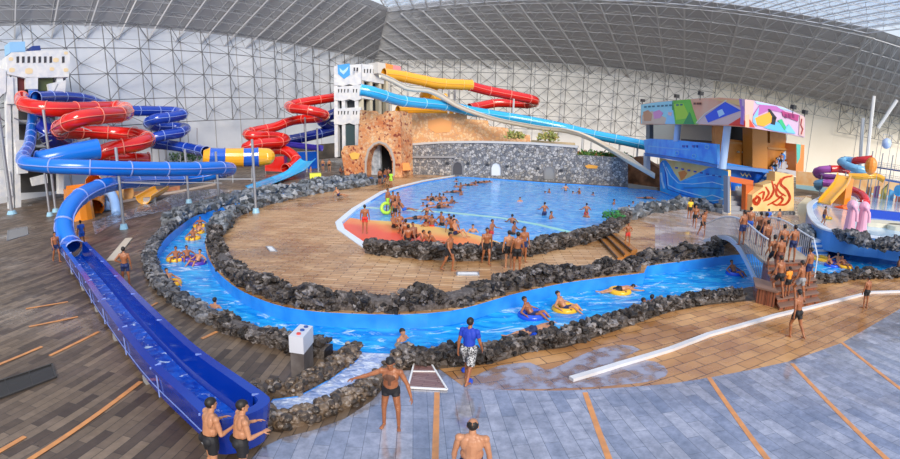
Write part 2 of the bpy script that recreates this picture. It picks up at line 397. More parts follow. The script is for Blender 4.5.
# painted beach of the wave pool: red, orange and yellow bands are paint on the shallow floor
def beach_mat():
    k = NT('painted_pool_beach'); b = k.b; g = k.new('ShaderNodeNewGeometry'); s_ = k.new('ShaderNodeSeparateXYZ'); k.ln(g, 'Position', s_, 0)
    A, B = G(350, 215), G(480, 238); t = (B-A).normalized(); n = Vector((t.y, -t.x, 0)) 
    if n.y > 0: n = -n
    d = k.new('ShaderNodeVectorMath', operation='DOT_PRODUCT'); d.inputs[1].default_value = n; k.ln(g, 'Position', d, 0)
    nz = k.new('ShaderNodeTexNoise', Scale=.5, Detail=5); k.ln(g, 'Position', nz, 'Vector')
    ad = k.new('ShaderNodeMath', operation='MULTIPLY_ADD'); ad.inputs[1].default_value = 2.4; k.ln(nz, 0, ad, 0); k.ln(d, 'Value', ad, 2)
    mr = k.new('ShaderNodeMapRange'); a0 = A.dot(n)+1.2; mr.inputs[1].default_value = a0; mr.inputs[2].default_value = a0+6.0; k.ln(ad, 0, mr, 0)
    r = k.new('ShaderNodeValToRGB'); e = r.color_ramp.elements; e[0].position = 0; e[0].color = (.82, .50, .16, 1); e[1].position = 1; e[1].color = (.78, .10, .05, 1)
    x = e.new(.16); x.color = (.88, .30, .09, 1); x = e.new(.38); x.color = (.88, .11, .06, 1)
    k.ln(mr, 0, r, 0); k.ln(r, 0, b, 'Base Color'); b.inputs['Roughness'].default_value = .35; b.inputs['IOR'].default_value = 1.35
    nb = k.new('ShaderNodeTexNoise', Scale=3, Detail=3); k.ln(g, 'Position', nb, 'Vector'); bp = k.new('ShaderNodeBump', Strength=.25, Distance=.05); k.ln(nb, 0, bp, 'Height'); k.ln(bp, 0, b, 'Normal')
    return k.m
beach = px([(343, 229), (342, 224), (350, 217), (362, 219)]) + px([(400, 221), (430, 225), (465, 231), (490, 238), (512, 246), (525, 250.6), (500, 254), (466, 256), (440, 255), (400, 252), (372, 249), (362, 243)])
fill2d('floor_pool_beach', [[tuple(p[:2]) for p in beach]], -.045, beach_mat(), thick=1.6)
st = px([(363, 206), (410, 208.5), (450, 211), (500, 216), (540, 223), (575, 231), (572, 232.6), (538, 224.4), (499, 217.4), (450, 212.4), (410, 209.8), (362, 207)])
fill2d('floor_pool_stripe', [[tuple(p[:2]) for p in st]], -.064, P('pale_green_paint', (.35, .78, .72), .2), thick=.004)
# white kerb round the left of the pool
k1 = px([(373, 250.5), (362, 244), (342, 230), (339.5, 223), (355, 209.5), (383.5, 192), (400, 187), (424, 181), (458, 175.5)])
mb = MB(); sweep(mb, k1, [(-.28, -.1), (-.28, .07), (.16, .07), (.16, -.1)])
tag(mb.build('trim_1', mat('pool_kerb_paint', (.75, .84, .92), .35)), kind='structure')

# ------------------------------------------------------------------ rocks
def ico(sub):
    bm = bmesh.new(); bmesh.ops.create_icosphere(bm, subdivisions=sub, radius=1)
    v = [x.co.copy() for x in bm.verts]; f = [tuple(q.index for q in p.verts) for p in bm.faces]; bm.free(); return v, f
ICO1, ICO2 = ico(1), ico(2)
def lump(mb, c, r, rnd, hi=True, rough=.55):
    vs, fs = ICO2 if hi else ICO1; o = Vector((rnd.uniform(0, 99), rnd.uniform(0, 99), rnd.uniform(0, 99)))
    sc = Vector((rnd.uniform(.75, 1.35), rnd.uniform(.75, 1.3), rnd.uniform(.6, 1.05))); Mr = Matrix.Rotation(rnd.uniform(0, 6), 3, 'Z') @ Matrix.Rotation(rnd.uniform(-.5, .5), 3, 'X')
    out = []
    for v in vs:
        d = 1+rough*2*(noise.noise(v*1.3+o))
        out.append(c+Mr @ Vector((v.x*sc.x, v.y*sc.y, v.z*sc.z))*(r*d))
    mb.add(out, fs)
def rock_wall(label, pts, w=.7, h=.6, size=.2, m_=None, seed=1, name='rock_border', hi=True, dens=1.0, low=0.0, rough=.55, cat='rock border', jag=.35, parent=None):
    rnd = random.Random(seed); path = smooth_path(pts, .35); fr = frames(path); mb = MB()
    prof0 = [(-w*.42, -.02+low), (-w*.42, h*.75), (-w*.2, h*.88), (w*.2, h*.88), (w*.42, h*.75), (w*.42, -.02+low)]
    sweep(mb, path, prof0)
    L = sum((path[i+1]-path[i]).length for i in range(len(path)-1)); cnt = int(L*(2*h+w)/(size*size*2.0)*dens)
    cum = [0]
    for i in range(len(path)-1): cum.append(cum[-1]+(path[i+1]-path[i]).length)
    for q in range(cnt):
        s_ = rnd.uniform(0, L); i = 0
        lo_, hi_ = 0, len(cum)-1
        while hi_-lo_ > 1:
            md = (lo_+hi_)//2
            if cum[md] <= s_: lo_ = md
            else: hi_ = md
        p, t, sd, u = fr[lo_]; p = p+t*(s_-cum[lo_]); e = rnd.uniform(0, 2*h+w)
        hh = h*(1+jag*noise.noise(Vector((s_*.8, seed*7.1, 0)))*2)
        if e < h: c = p+sd*(-w*.45)+Vector((0, 0, low+rnd.uniform(0, 1)**.8*(hh-low)*.9))
        elif e < h+w: c = p+sd*rnd.uniform(-w*.45, w*.45)+Vector((0, 0, hh*.93))
        else: c = p+sd*(w*.45)+Vector((0, 0, low+rnd.uniform(0, 1)**.8*(hh-low)*.9))
        lump(mb, c, size*rnd.uniform(.6, 1.25), rnd, hi, rough)
    return mb.build(name, m_ or M_ROCK, parent=parent, label=label, cat=cat)
def shift(pts, d):
    """move a traced line sideways by d metres (to its right when positive)"""
    path = [Vector(p) for p in pts]; return [p+s_*d for p, t, s_, u in frames(path)]
# outer (left) bank
o_left = shift(px([(366, 179), (350, 182), (319, 187), (290, 192), (262, 198), (230, 205), (205, 213), (193, 217), (180, 226)]), .7)
rock_wall('grey rock bank along the far side of the river, below the red slide exit', o_left, 1.2, .6, .3, M_ROCKG, 3, hi=False)
rock_wall('dark rock bank on the outer left bend of the river', shift(px([(180, 226), (166, 238), (158, 250), (157, 262), (163, 278), (175, 292), (190, 302), (206, 311), (228, 321)]), .35), .5, .3, .13, M_ROCKG2, 4)
rock_wall('low dark rock bank behind the white-topped post', shift(px([(228, 321), (250, 331), (275, 338), (300, 345), (318, 349), (334, 352)]), .3), .6, .35, .12, M_ROCK, 5)
# inner bank
rock_wall('grey rocks lining the island along the distant narrow arm of the river', shift(px([(376, 183), (340, 188.5), (319, 191.5), (290, 197), (262, 203.5), (236, 212), (218, 222), (207, 236)]), -.6), 1.0, .55, .28, M_ROCKG, 6, hi=False)
rock_wall('long dark rock wall round the front of the island of tan pavers', shift(px([(207, 236), (206, 250), (213, 266), (225, 279), (240, 290), (262, 300), (285, 307), (315, 311.5), (350, 313.5), (403, 314.5), (450, 311), (480, 304), (510, 295), (540, 288), (565, 283), (600, 278), (644, 272.5)]), -.5), .65, .5, .13, M_ROCK, 7, jag=.5)
rock_wall('dark rocks on the island edge left of the arched bridge', shift(px([(648, 265.5), (670, 262.5), (700, 258.5), (726, 255.5)]), -.5), .8, .55, .16, M_ROCK, 8, jag=.4)
# near bank
rock_wall('rugged brown rock wall on the near bank, from the channel to the bridge steps', shift(px([(404, 366), (440, 366), (492, 363), (531, 351), (565, 347), (586, 340), (630, 325), (670, 311), (709, 304), (746, 300)]), .0 if False else -.30), .6, .30, .11, M_ROCK, 9, jag=.45)
rock_wall('cobble wall on the left of the frothy channel, beside the post', shift(px([(269, 397), (298, 395), (330, 378), (352, 363), (361, 352)]), -.2), .38, .26, .08, M_COBBLE, 10, jag=.03, rough=.12, cat='cobble border')
rock_wall('curved cobble wall round the near side of the frothy channel, by the blue slide end', px([(251, 392), (258, 410), (270, 424), (290, 424), (310, 419), (335, 408), (362, 396), (384, 380), (397, 366), (404, 352)]), .4, .28, .08, M_COBBLE, 11, jag=.03, rough=.12, cat='cobble border')
# wave pool rocks
rock_wall('dark rock wall between the orange pool beach and the island deck', shift(px([(373, 250), (400, 253), (440, 256), (466, 257), (500, 255), (529, 251), (545, 247), (570, 242), (597, 235), (608, 227), (618, 219)]), .5), .75, .62, .14, M_ROCK, 12, jag=.06)
rock_wall('grey boulders on the right edge of the wave pool, left of the blue wave mural', shift(px([(618, 219), (645, 211.5), (670, 207.5), (690, 205), (705, 208), (728, 213)]), .4), 1.2, .5, .32, M_ROCKG, 13, hi=False, jag=.3)
rock_wall('dark rock bank on the near right of the river, right of the bridge steps', shift(px([(811, 283), (832, 281), (850, 278), (880, 277), (905, 276), (950, 275)]), .0), .7, .35, .15, M_ROCK, 14, jag=.5)
rock_wall('dark rocks curving round the front of the children pool', shift(px([(830, 243), (840, 249), (852, 253.5), (880, 258.5), (905, 260), (950, 263)], .55), -.9), 1.3, .95, .2, M_ROCKG2, 15, jag=.3, low=.5)
rock_wall('grey boulders heaped beside the blue pool steps, behind the bridge', px([(800, 246), (806, 241), (811, 236)]), 1.2, .7, .34, M_ROCKG, 16)

# ------------------------------------------------------------------ hall
HE, HT = 22.9, 35.9
C1, C2 = G(376, 61, HE), G(838, 104, HE)
L0 = G(0, 26, HE); L0 = C1+(L0-C1)*1.5
R0 = G(905, 119, HE); R0 = C2+(R0-C2)*1.6
# the back wall bows slightly, as traced
H1 = G(388, 7, HT); H2 = G(868, 28, HT)
H0 = H1+(L0-C1)*.9; H3 = H2+(R0-C2)*.8
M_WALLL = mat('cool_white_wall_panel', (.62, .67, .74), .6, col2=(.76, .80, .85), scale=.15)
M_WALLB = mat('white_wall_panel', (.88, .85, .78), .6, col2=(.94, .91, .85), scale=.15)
M_WALLR = mat('lit_cream_wall_panel', (.90, .84, .70), .6, col2=(.93, .88, .76), scale=.1)  # warmer copy of the white panels; light falling on them put into colour
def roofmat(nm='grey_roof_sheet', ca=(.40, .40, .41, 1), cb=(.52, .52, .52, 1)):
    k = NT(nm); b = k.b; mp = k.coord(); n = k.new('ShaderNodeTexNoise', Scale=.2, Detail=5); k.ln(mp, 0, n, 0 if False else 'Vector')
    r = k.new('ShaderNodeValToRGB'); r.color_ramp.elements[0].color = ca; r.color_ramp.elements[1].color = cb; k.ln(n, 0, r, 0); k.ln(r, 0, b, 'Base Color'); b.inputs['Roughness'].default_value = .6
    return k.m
M_ROOF = roofmat(); M_ROOFL = roofmat('grey_roof_sheet_shaded', (.26, .265, .28, 1), (.36, .365, .38, 1))  # second sheet is a darker copy: dimmer left slope put into its colour
def flat(p, z): return Vector((p.x, p.y, z))
def wall(name, A, B, m_, z0=0, z1=HE, seams=0, out=.4):
    mb = MB(); n = Vector((A.y-B.y, B.x-A.x, 0)).normalized()
    if n.dot(A) < 0: n = -n
    mb.prism([flat(A, z0), flat(B, z0), flat(B, z1), flat(A, z1)], n*out)
    if seams:
        L = (B-A); L.z = 0; k = int(L.length/seams)
        for i in range(1, k):
            c = A+(B-A)*(i/k); c.z = (z0+z1)/2; mb.box(c-n*.04, (.12, .08, z1-z0), math.atan2(L.y, L.x), 1)
    return tag(mb.build(name, [m_, P('wall_seam', (.38, .38, .38), .6)]), kind='structure')
CM = C1+(C2-C1)*.68
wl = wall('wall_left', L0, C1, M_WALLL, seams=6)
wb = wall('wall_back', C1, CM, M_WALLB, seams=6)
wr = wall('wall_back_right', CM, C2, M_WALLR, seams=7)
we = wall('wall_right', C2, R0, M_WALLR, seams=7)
def roof(name, a, b, c, d, m_=None):
    mb = MB(); n = (b-a).cross(d-a).normalized()
    if n.z < 0: n = -n
    N = 12
    for i in range(N):
        for j in range(6):
            def q(u, v): return (a*(1-u)+b*u)*(1-v)+(d*(1-u)+c*u)*v
            mb.face([q(i/N, j/6), q((i+1)/N, j/6), q((i+1)/N, (j+1)/6), q(i/N, (j+1)/6)])
            mb.face([q(i/N, j/6)+n*.3, q((i+1)/N, j/6)+n*.3, q((i+1)/N, (j+1)/6)+n*.3, q(i/N, (j+1)/6)+n*.3])
    return tag(mb.build(name, m_ or M_ROOF), kind='structure')
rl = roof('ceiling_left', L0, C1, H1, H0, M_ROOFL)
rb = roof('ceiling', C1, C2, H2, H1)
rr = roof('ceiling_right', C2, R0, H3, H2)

def truss_face(name, a, b, c, d, nu, nv, inward, gap, parent, m_, r=.09, wr_=.05, rib=.13, purl=True, dbl=False, fan=None):
    """double-layer space frame: a-b lower edge, d-c upper edge, inward = direction off the skin"""
    mb = MB()
    def q(u, v):
        if fan: u = fan[0]+(u-fan[0])*(1+fan[1]*v)
        return (a*(1-u)+b*u)*(1-v)+(d*(1-u)+c*u)*v
    def inside(u, v): 
        if not fan: return True
        w_ = fan[0]+(u-fan[0])*(1+fan[1]*v); return -.02 <= w_ <= 1.02
    g = [[q(i/nu, j/nv)+inward*gap for j in range(nv+1)] for i in range(nu+1)]
    h = [[q((i+.5)/nu, (j+.5)/nv)+inward*.15 for j in range(nv)] for i in range(nu)]
    for i in range(nu+1):
        for j in range(nv):
            if not (inside(i/nu, j/nv) and inside(i/nu, (j+1)/nv)): continue
            mb.bar(g[i][j], g[i][j+1], rib)
            if dbl:
                e = q(i/nu, j/nv)+inward*.15; e2 = q(i/nu, (j+1)/nv)+inward*.15; mb.bar(e, e2, r)
    for j in range(nv+1):
        for i in range(nu):
            if inside(i/nu, j/nv) and inside((i+1)/nu, j/nv): mb.bar(g[i][j], g[i+1][j], r)
    for i in range(nu):
        for j in range(nv):
            if not (inside(i/nu, (j+1)/nv) and inside((i+1)/nu, (j+1)/nv)): continue
            p = h[i][j]
            for z in (g[i][j], g[i+1][j], g[i][j+1], g[i+1][j+1]): mb.bar(p, z, wr_)
            if dbl and i+1 < nu and inside((i+1.5)/nu, (j+.5)/nv): mb.bar(p, h[i+1][j], wr_)
    o = mb.build(name, m_, parent=parent); return o
def wn(A, B):
    n = Vector((A.y-B.y, B.x-A.x, 0)).normalized()
    return -n if n.dot(A) > 0 else n
def wt(A, B, z0, cell, nv, parent, m_, **kw):
    L = (flat(A, 0)-flat(B, 0)).length
    truss_face('space_frame', flat(A, z0), flat(B, z0), flat(B, HE), flat(A, HE), int(L/cell), nv, wn(A, B), 1.8, parent, m_, **kw)
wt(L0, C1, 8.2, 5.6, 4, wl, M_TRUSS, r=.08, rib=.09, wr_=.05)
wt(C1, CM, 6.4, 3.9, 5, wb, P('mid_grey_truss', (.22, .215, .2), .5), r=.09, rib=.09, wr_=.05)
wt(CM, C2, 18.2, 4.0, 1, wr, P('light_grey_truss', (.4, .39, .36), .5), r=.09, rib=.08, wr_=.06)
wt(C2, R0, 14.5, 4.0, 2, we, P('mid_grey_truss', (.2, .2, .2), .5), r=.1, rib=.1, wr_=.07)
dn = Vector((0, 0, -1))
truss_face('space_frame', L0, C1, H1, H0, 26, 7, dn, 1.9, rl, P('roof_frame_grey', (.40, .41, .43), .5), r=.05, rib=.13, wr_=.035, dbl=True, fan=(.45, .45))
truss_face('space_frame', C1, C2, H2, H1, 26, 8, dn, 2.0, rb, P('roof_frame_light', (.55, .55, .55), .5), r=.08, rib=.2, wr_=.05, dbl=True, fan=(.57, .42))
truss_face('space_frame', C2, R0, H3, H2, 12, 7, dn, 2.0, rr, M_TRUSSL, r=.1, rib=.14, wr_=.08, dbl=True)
# skylight: glazing bars and glass beyond the ridge edge
def glassmat():
    k = NT('skylight_glass'); t = k.new('ShaderNodeBsdfTransparent'); t.inputs[0].default_value = (.93, .96, 1, 1)
    mx = k.new('ShaderNodeMixShader'); mx.inputs[0].default_value = .12; k.ln(t, 0, mx, 1); k.ln(k.b, 0, mx, 2); k.b.inputs['Base Color'].default_value = (.9, .95, 1, 1); k.b.inputs['Roughness'].default_value = .2
    k.t.links.new(mx.outputs[0], k.n['Material Output'].inputs[0]); return k.m
inw = Vector(((H0+H3)/2-(H1+H2)/2)); inw.z = 0; inw.normalize()
S1, S2 = H1+inw*26+Vector((2, 0, 0)), H2+inw*34
mb = MB(); mb.prism([H1, H2, S2, S1], (0, 0, .05))
sk = tag(mb.build('window_1', glassmat()), kind='structure')
truss_face('glazing_bars', H1, H2, S2, S1, 30, 7, dn, 1.2, sk, P('white_frame', (.75, .76, .78), .4), r=.1, rib=.14, wr_=.06, dbl=True)

# ------------------------------------------------------------------ world and sun
w = bpy.data.worlds.new('sky'); SC.world = w; w.use_nodes = True; nt = w.node_tree; bg = nt.nodes['Background']
tc = nt.nodes.new('ShaderNodeTexCoord'); sx = nt.nodes.new('ShaderNodeSeparateXYZ'); nt.links.new(tc.outputs['Generated'], sx.inputs[0])
rp = nt.nodes.new('ShaderNodeValToRGB'); e = rp.color_ramp.elements
e[0].position = .0; e[0].color = (.95, .97, 1.0, 1); e[1].position = .95; e[1].color = (.85, .92, 1.0, 1)
x = e.new(.30); x.color = (.75, .86, 1.0, 1); x = e.new(.42); x.color = (.27, .48, 1.0, 1); x = e.new(.62); x.color = (.42, .62, 1.0, 1)
nt.links.new(sx.outputs[2], rp.inputs[0]); nt.links.new(rp.outputs[0], bg.inputs[0]); bg.inputs[1].default_value = 1.0
sl = bpy.data.lights.new('sun', 'SUN'); so = bpy.data.objects.new('sun', sl); COL.objects.link(so); sl.energy = 3.6; sl.angle = .45; sl.color = (1, .88, .74)
so.rotation_euler = Vector((-.35, -.45, -.85)).to_track_quat('-Z', 'Y').to_euler()
so.rotation_euler = Vector((-.22, .85, -.50)).to_track_quat('-Z', 'Y').to_euler()
SC.view_settings.view_transform = 'Standard'; SC.view_settings.look = 'None'; SC.view_settings.exposure = 0; SC.view_settings.gamma = 1; SC.view_settings.use_curve_mapping = False

# ------------------------------------------------------------------ floor lines, kerb, grates
def strip(name, a, b, w_, z, t, m_, **kw):
    mb = MB(); d = (b-a); L = d.length; c = (a+b)/2; mb.box((c.x, c.y, z+t/2), (L, w_, t), math.atan2(d.y, d.x)); return mb.build(name, m_, **kw)
for i, (a, b) in enumerate([((437, 393), (434, 500)), ((585, 393), (625, 500)), ((709, 378), (800, 500)), ((792, 364), (960, 520)), ((842, 343), (1000, 458)), ((141, 382), (-60, 510)), ((25, 437), (-40, 473)), ((42, 347), (-40, 380)), ((99, 332), (50, 356)), ((78, 317), (29, 327)), ((68, 302), (26, 309)), ((157, 303), (148, 308)), ((217, 332), (202, 339))]):
    A, B = G(*a), G(*b); tag(strip('trim_%d' % (i+2), A, B, .12, .012, .008, M_ORLINE), kind='structure')
mb = MB(); kp = px([(571, 381), (620, 366), (670, 351), (709, 336), (775, 317), (801, 311), (827, 304.5), (871, 293.5), (900, 292.5), (990, 290)])
sweep(mb, kp, [(-.09, 0), (-.09, .1), (.09, .1), (.09, 0)])
mb.build('kerb', mat('white_kerb_paint', (.72, .72, .74), .35, col2=(.62, .6, .6), scale=1), label='long low white kerb bent across the orange pavers at right', cat='kerb')
def grate(label, corners, m_, bars=0, frame=None):
    p = px(corners); t = thing('drain_cover', label, 'drain cover', (sum(q.x for q in p)/4, sum(q.y for q in p)/4, 0))
    mb = MB(); mb.prism([flat(q, .025) for q in p], (0, 0, -.02)); mb.build('plate', m_, parent=t)
    mb = MB()
    for i in range(4): mb.bar(flat(p[i], .03), flat(p[(i+1) % 4], .03), .035)
    mb.build('frame', frame or M_STEEL, parent=t)
    if bars:
        mb = MB()
        for i in range(1, bars):
            mb.bar(flat(p[0].lerp(p[1], i/bars), .032), flat(p[3].lerp(p[2], i/bars), .032), .02)
        mb.build('bars', frame or M_STEEL, parent=t)
    return t
grate('dark slotted floor grate on the brown slate at lower left', [(-20, 388), (52, 365), (56, 378), (-14, 404)], P('dark_slate', (.025, .022, .02), .3), 3, P('dark_bar', (.05, .045, .04), .5))
grate('grey square floor cover on the slate left of the blue tube', [(8, 231), (27, 227), (28, 235), (7, 241)], P('grey_cover', (.22, .22, .22), .4), 0)
grate('small white floor cover on the left of the tan island', [(266, 247), (272, 247), (277, 252), (270, 252)], M_WHITE)
grate('narrow white drain cover between the walkers and the dark rocks', [(457, 273), (478, 273), (479, 276), (457, 276)], M_WHITE)
mt = thing('floor_mat', 'brown slatted mat with a white border lying by the near rock wall', 'mat', G(425, 375))
p = px([(408, 389), (447, 391), (428, 360), (415, 361)]); mb = MB(); mb.prism([flat(q, .035) for q in p], (0, 0, -.02)); mb.build('panel', brickmat('brown_mat', (.22, .11, .10), (.3, .18, .16), (.12, .06, .06), .6, .09, .2, .01), parent=mt)
mb = MB(); [mb.bar(flat(p[i], .045), flat(p[(i+1) % 4], .045), .028) for i in range(4)]; mb.bar(flat(p[0].lerp(p[3], .55), .045), flat(p[1].lerp(p[2], .55), .045), .02); mb.build('border', M_WHITE, parent=mt)
tag(strip('wooden_board', G(111, 261), G(129, 239), .45, .014, .06, P('pale_board', (.62, .52, .40), .6)), 'pale wooden board lying on the slate behind the leaning man', 'board')

# shallow film of water lying over the pavers
def filmmat():
    k = NT('thin_water_film'); t = k.new('ShaderNodeBsdfTransparent'); t.inputs[0].default_value = (.8, .84, .95, 1)
    mx = k.new('ShaderNodeMixShader'); g = k.coord(); n = k.new('ShaderNodeTexNoise', Scale=2.2, Detail=6); k.ln(g, 0, n, 'Vector'); r = k.new('ShaderNodeMapRange'); r.inputs[1].default_value = .42; r.inputs[2].default_value = .58; r.inputs[3].default_value = .15; r.inputs[4].default_value = .75
    k.ln(n, 0, r, 0); k.ln(r, 0, mx, 0); k.ln(t, 0, mx, 1); k.ln(k.b, 0, mx, 2); k.b.inputs['Base Color'].default_value = (.42, .42, .52, 1); k.b.inputs['Roughness'].default_value = .06; k.b.inputs['IOR'].default_value = 2.0
    k.t.links.new(mx.outputs[0], k.n['Material Output'].inputs[0]); return k.m
fm = filmmat()
pu = fill2d('puddle', [[tuple(p[:2]) for p in sm([(462, 386), (480, 374), (500, 366), (530, 363), (545, 370), (560, 366), (590, 352), (620, 345), (640, 350), (625, 358), (655, 362), (668, 372), (655, 381), (600, 387), (560, 389), (510, 390), (466, 391)], .3)]], .016, fm, kind='stuff')
tag(pu, 'wet sheen of spilled water over the orange pavers left of the white kerb', 'puddle')
p2 = fill2d('puddle', [[tuple(p[:2]) for p in sm([(95, 235), (120, 222), (160, 212), (190, 203), (222, 193), (215, 189), (180, 193), (150, 204), (120, 212), (92, 222)], .8)]], .012, fm, kind='stuff')
tag(p2, 'wet sheen on the slate left of the upper river arm', 'puddle')
# control post
pt = thing('control_post', 'grey and white control post standing at the river bend', 'post', G(304, 368))
q = [Vector((-3.66, 10.84, 0)), Vector((-3.32, 10.80, 0)), Vector((-3.29, 11.5, 0)), Vector((-3.61, 11.56, 0))]
mb = MB(); mb.prism([v+Vector((0, 0, .68)) for v in q], (0, 0, -.68)); mb.build('pedestal', P('dark_stone_cladding', (.10, .085, .08), .35, col2=(.2, .18, .17), scale=2), parent=pt)
mb = MB(); cq = sum(q, Vector())/4; mb.prism([cq+(v-cq)*1.08+Vector((0, 0, 1.12)) for v in q], (0, 0, -.44)); cb = mb.build('control_box', mat('box_white', (.62, .64, .70), .35), parent=pt)
for (dx, dy, c) in ((0, -.22, (.7, .06, .04)), (.02, .02, (.02, .07, .3)), (.05, .24, (.02, .1, .35))):
    mb = MB(); c0 = cq+Vector((dx, dy, 1.12)); mb.bar(c0, c0+Vector((0, 0, .03)), .055, 12); mb.build('button', P('btn%d' % (c[0]*100), c, .3), parent=cb)

# ------------------------------------------------------------------ the big blue slide with its tube
M_TB = mat('blue_fibreglass', (.004, .10, .60), .14, coat=.6); M_TB2 = mat('light_blue_fibreglass', (.004, .17, .72), .25, coat=.3)
M_TDB = mat('dark_blue_fibreglass', (.006, .02, .28), .18, coat=.5); M_TR = mat('red_fibreglass', (.66, .012, .006), .15, coat=.6)
M_TY = mat('yellow_fibreglass', (.88, .42, .02), .18, coat=.5); M_RING = P('flange_grey', (.45, .48, .6), .3); M_TC = mat('cyan_fibreglass', (.03, .42, .80), .18, coat=.5)
M_RR = P('flange_red', (.85, .22, .16), .3); M_RB = P('flange_blue', (.25, .35, .75), .3); M_TO = mat('orange_fibreglass', (.85, .27, .02), .2, coat=.4)
def DP(l): return [D(*q) for q in l]
bs = thing('tube_slide', 'long blue tube slide swinging round the left side into an open trough', 'slide', G(190, 428))
mb = MB(); tube(mb, DP([(33, 90, 57), (33, 110, 57), (31.5, 128, 54), (29, 146, 46), (23, 157, 40), (26, 163, 37), (38, 165, 36), (60, 166.5, 35), (90, 167.5, 34.5), (120, 168.5, 35), (150, 169, 36), (190, 169, 38), (220, 168, 41), (230, 169, 44), (224, 172, 47), (205, 176, 48), (180, 179.5, 46), (150, 180, 41), (120, 182.5, 36.5), (98, 188, 33), (80, 197, 30.5), (69, 209, 29), (64, 222, 28.3), (65, 234, 27.8), (71, 247, 27.2)]), .52, ring=2.6)
mb.build('tube', [M_TB2, M_RB], parent=bs, smooth=True)
# open trough
pa = [Vector((-17.2, 18.75, .0)), Vector((-13.3, 15.5, 0)), Vector((-9.5, 12.25, 0)), Vector((-6.25, 9.55, 0)), Vector((-4.4, 8.2, 0)), Vector((-3.75, 7.72, 0))]
path = smooth_path(pa, .5)
zt = lambda i: 1.0+.15*(1-i/(len(path)-1))**2
prof = lambda h, w_: [(-w_-.16, h), (-w_-.16, h-.10), (-w_-.03, h-.12), (-w_+.02, .15), (w_-.02, .15), (w_+.03, h-.12), (w_+.16, h-.10), (w_+.16, h), (w_-.05, h), (w_-.12, .55), (w_-.28, .38), (-w_+.28, .38), (-w_+.12, .55), (-w_+.05, h)]
mb = MB(); fr = frames(path); vs = []
for i, (p_, t_, s_, u_) in enumerate(fr):
    for a, b in prof(zt(i), .5): vs.append(p_+s_*a+Vector((0, 0, b)))
n = 14; N = len(fr); mb.add(vs, [(i*n+j, i*n+(j+1) % n, (i+1)*n+(j+1) % n, (i+1)*n+j) for i in range(N-1) for j in range(n)])
mb.face([vs[j] for j in range(n)])
# rounded end
pe, te, se, ue = fr[-1]
ring1 = [(pe+se*(.66*math.cos(a))+te*(.55*abs(math.sin(a))**.6), pe+se*(.45*math.cos(a))+te*(.36*abs(math.sin(a))**.6)) for a in [PI*i/12 for i in range(13)]]
for i in range(12):
    (o1, i1), (o2, i2) = ring1[i], ring1[i+1]; H_ = Vector((0, 0, 1))
    mb.face([o1+H_, o2+H_, i2+H_, i1+H_]); mb.face([o1+H_*.9, o2+H_*.9, o2+H_, o1+H_]); mb.face([i1+H_*.38, i2+H_*.38, i2+H_, i1+H_]); mb.face([o1*1+H_*.9, o2+H_*.9, i2+H_*.15+(o2-i2)*.5, i1+H_*.15+(o1-i1)*.5])
mb.face([p_+Vector((0, 0, .38)) for _, p_ in ring1])
tr = mb.build('trough', mat('deep_blue_trough', (.001, .03, .33), .16, coat=.4), parent=bs)
for s0 in (-.66, .66):
    mb = MB(); mb2 = [p_+s_*s0+Vector((0, 0, zt(i)-.42)) for i, (p_, t_, s_, u_) in enumerate(fr)]
    for a, b in zip(mb2, mb2[1:]): mb.bar(a, b, .012)
    mb.build('seam', M_RB, parent=tr)
for i in range(4, N, 5):
    p_, t_, s_, u_ = fr[i]
    for s0 in (-1, 1): mb = MB(); mb.bar(p_+s_*s0*.53+Vector((0, 0, .18)), p_+s_*s0*.56+Vector((0, 0, zt(i)-.1)), .02); mb.bar(p_+s_*s0*.56+Vector((0, 0, zt(i)-.1)), p_+s_*s0*.68+Vector((0, 0, zt(i)-.05)), .02); mb.bar(p_+s_*s0*.68+Vector((0, 0, zt(i)-.05)), p_+s_*s0*.42+Vector((0, 0, zt(i)+.02)), .025); mb.build('flange', M_RB, parent=tr)
mb = MB(); sweep(mb, path, [(-.33, .39), (-.36, .45), (.36, .45), (.33, .39)]); mb.build('water', watermat('slide_water', (.0, .04, .42), (.01, .14, .75), (.75, .9, 1), 3.0, .56, .66, bs=5, bst=.6), parent=bs)
for i in range(3, N, 6): 
    mb = MB(); p_, t_, s_, u_ = fr[i]; mb.box((p_.x, p_.y, .085), (.25, 1.0, .17), math.atan2(t_.y, t_.x))
    mb.build('footing', P('concrete_footing', (.3, .3, .3), .7), parent=bs)
# red head opening of the tube into the trough
mb = MB(); tube(mb, [D(71, 247, 27.2), D(76, 252, 26.2)], .62, ring=9, seam=False); mb.build('collar', [M_TB, M_RB], parent=bs, smooth=True)
# support poles: foot pixel, height, label
def posts(lst, r, m_, parent, name='post'):
    for a, b in lst:
        mb = MB(); mb.bar(a, b, r, 6); mb.build(name, m_, parent=parent)
def pole(px_, py_, top, label, r=.11, dist=None, arms=()):
    b = G(px_, py_); t = thing('support_pole', label, 'pole', b, None)
    mb = MB(); mb.bar(b, b+Vector((0, 0, top)), r, 10); mb.build('post', M_STEEL, parent=t, smooth=False)
    mb = MB(); mb.bar(b, b+Vector((0, 0, .35)), r*2.8, 12, r2=r*2.0); mb.build('base', P('pale_blue_base', (.3, .55, .72), .4), parent=t)
    if arms:
        mb = MB()
        for (a1, a2, ds, ra) in arms: mb.bar(D(a1[0], a1[1], ds), D(a2[0], a2[1], ds), ra)
        mb.build('bracket', M_STEEL, parent=t)
pole(124, 229, 5.6, 'steel pole with a pale foot under the middle of the long blue tube', arms=(((116, 182), (160, 184), 35.1, .05), ((116, 182), (222, 183), 36.5, .04)))
pole(56, 212, 9.8, 'steel pole just right of the left white tower', .14, arms=(((28, 150), (52, 140), 50, .06), ((52, 150), (66, 152), 50, .06)))
pole(50, 216, 6.0, 'leaning-looking steel pole in front of the left tower foot', .12)
pole(189, 203, 4.8, 'steel pole under the right part of the long blue tube')
pole(219, 201, 4.4, 'short steel pole below the end bend of the long blue tube')
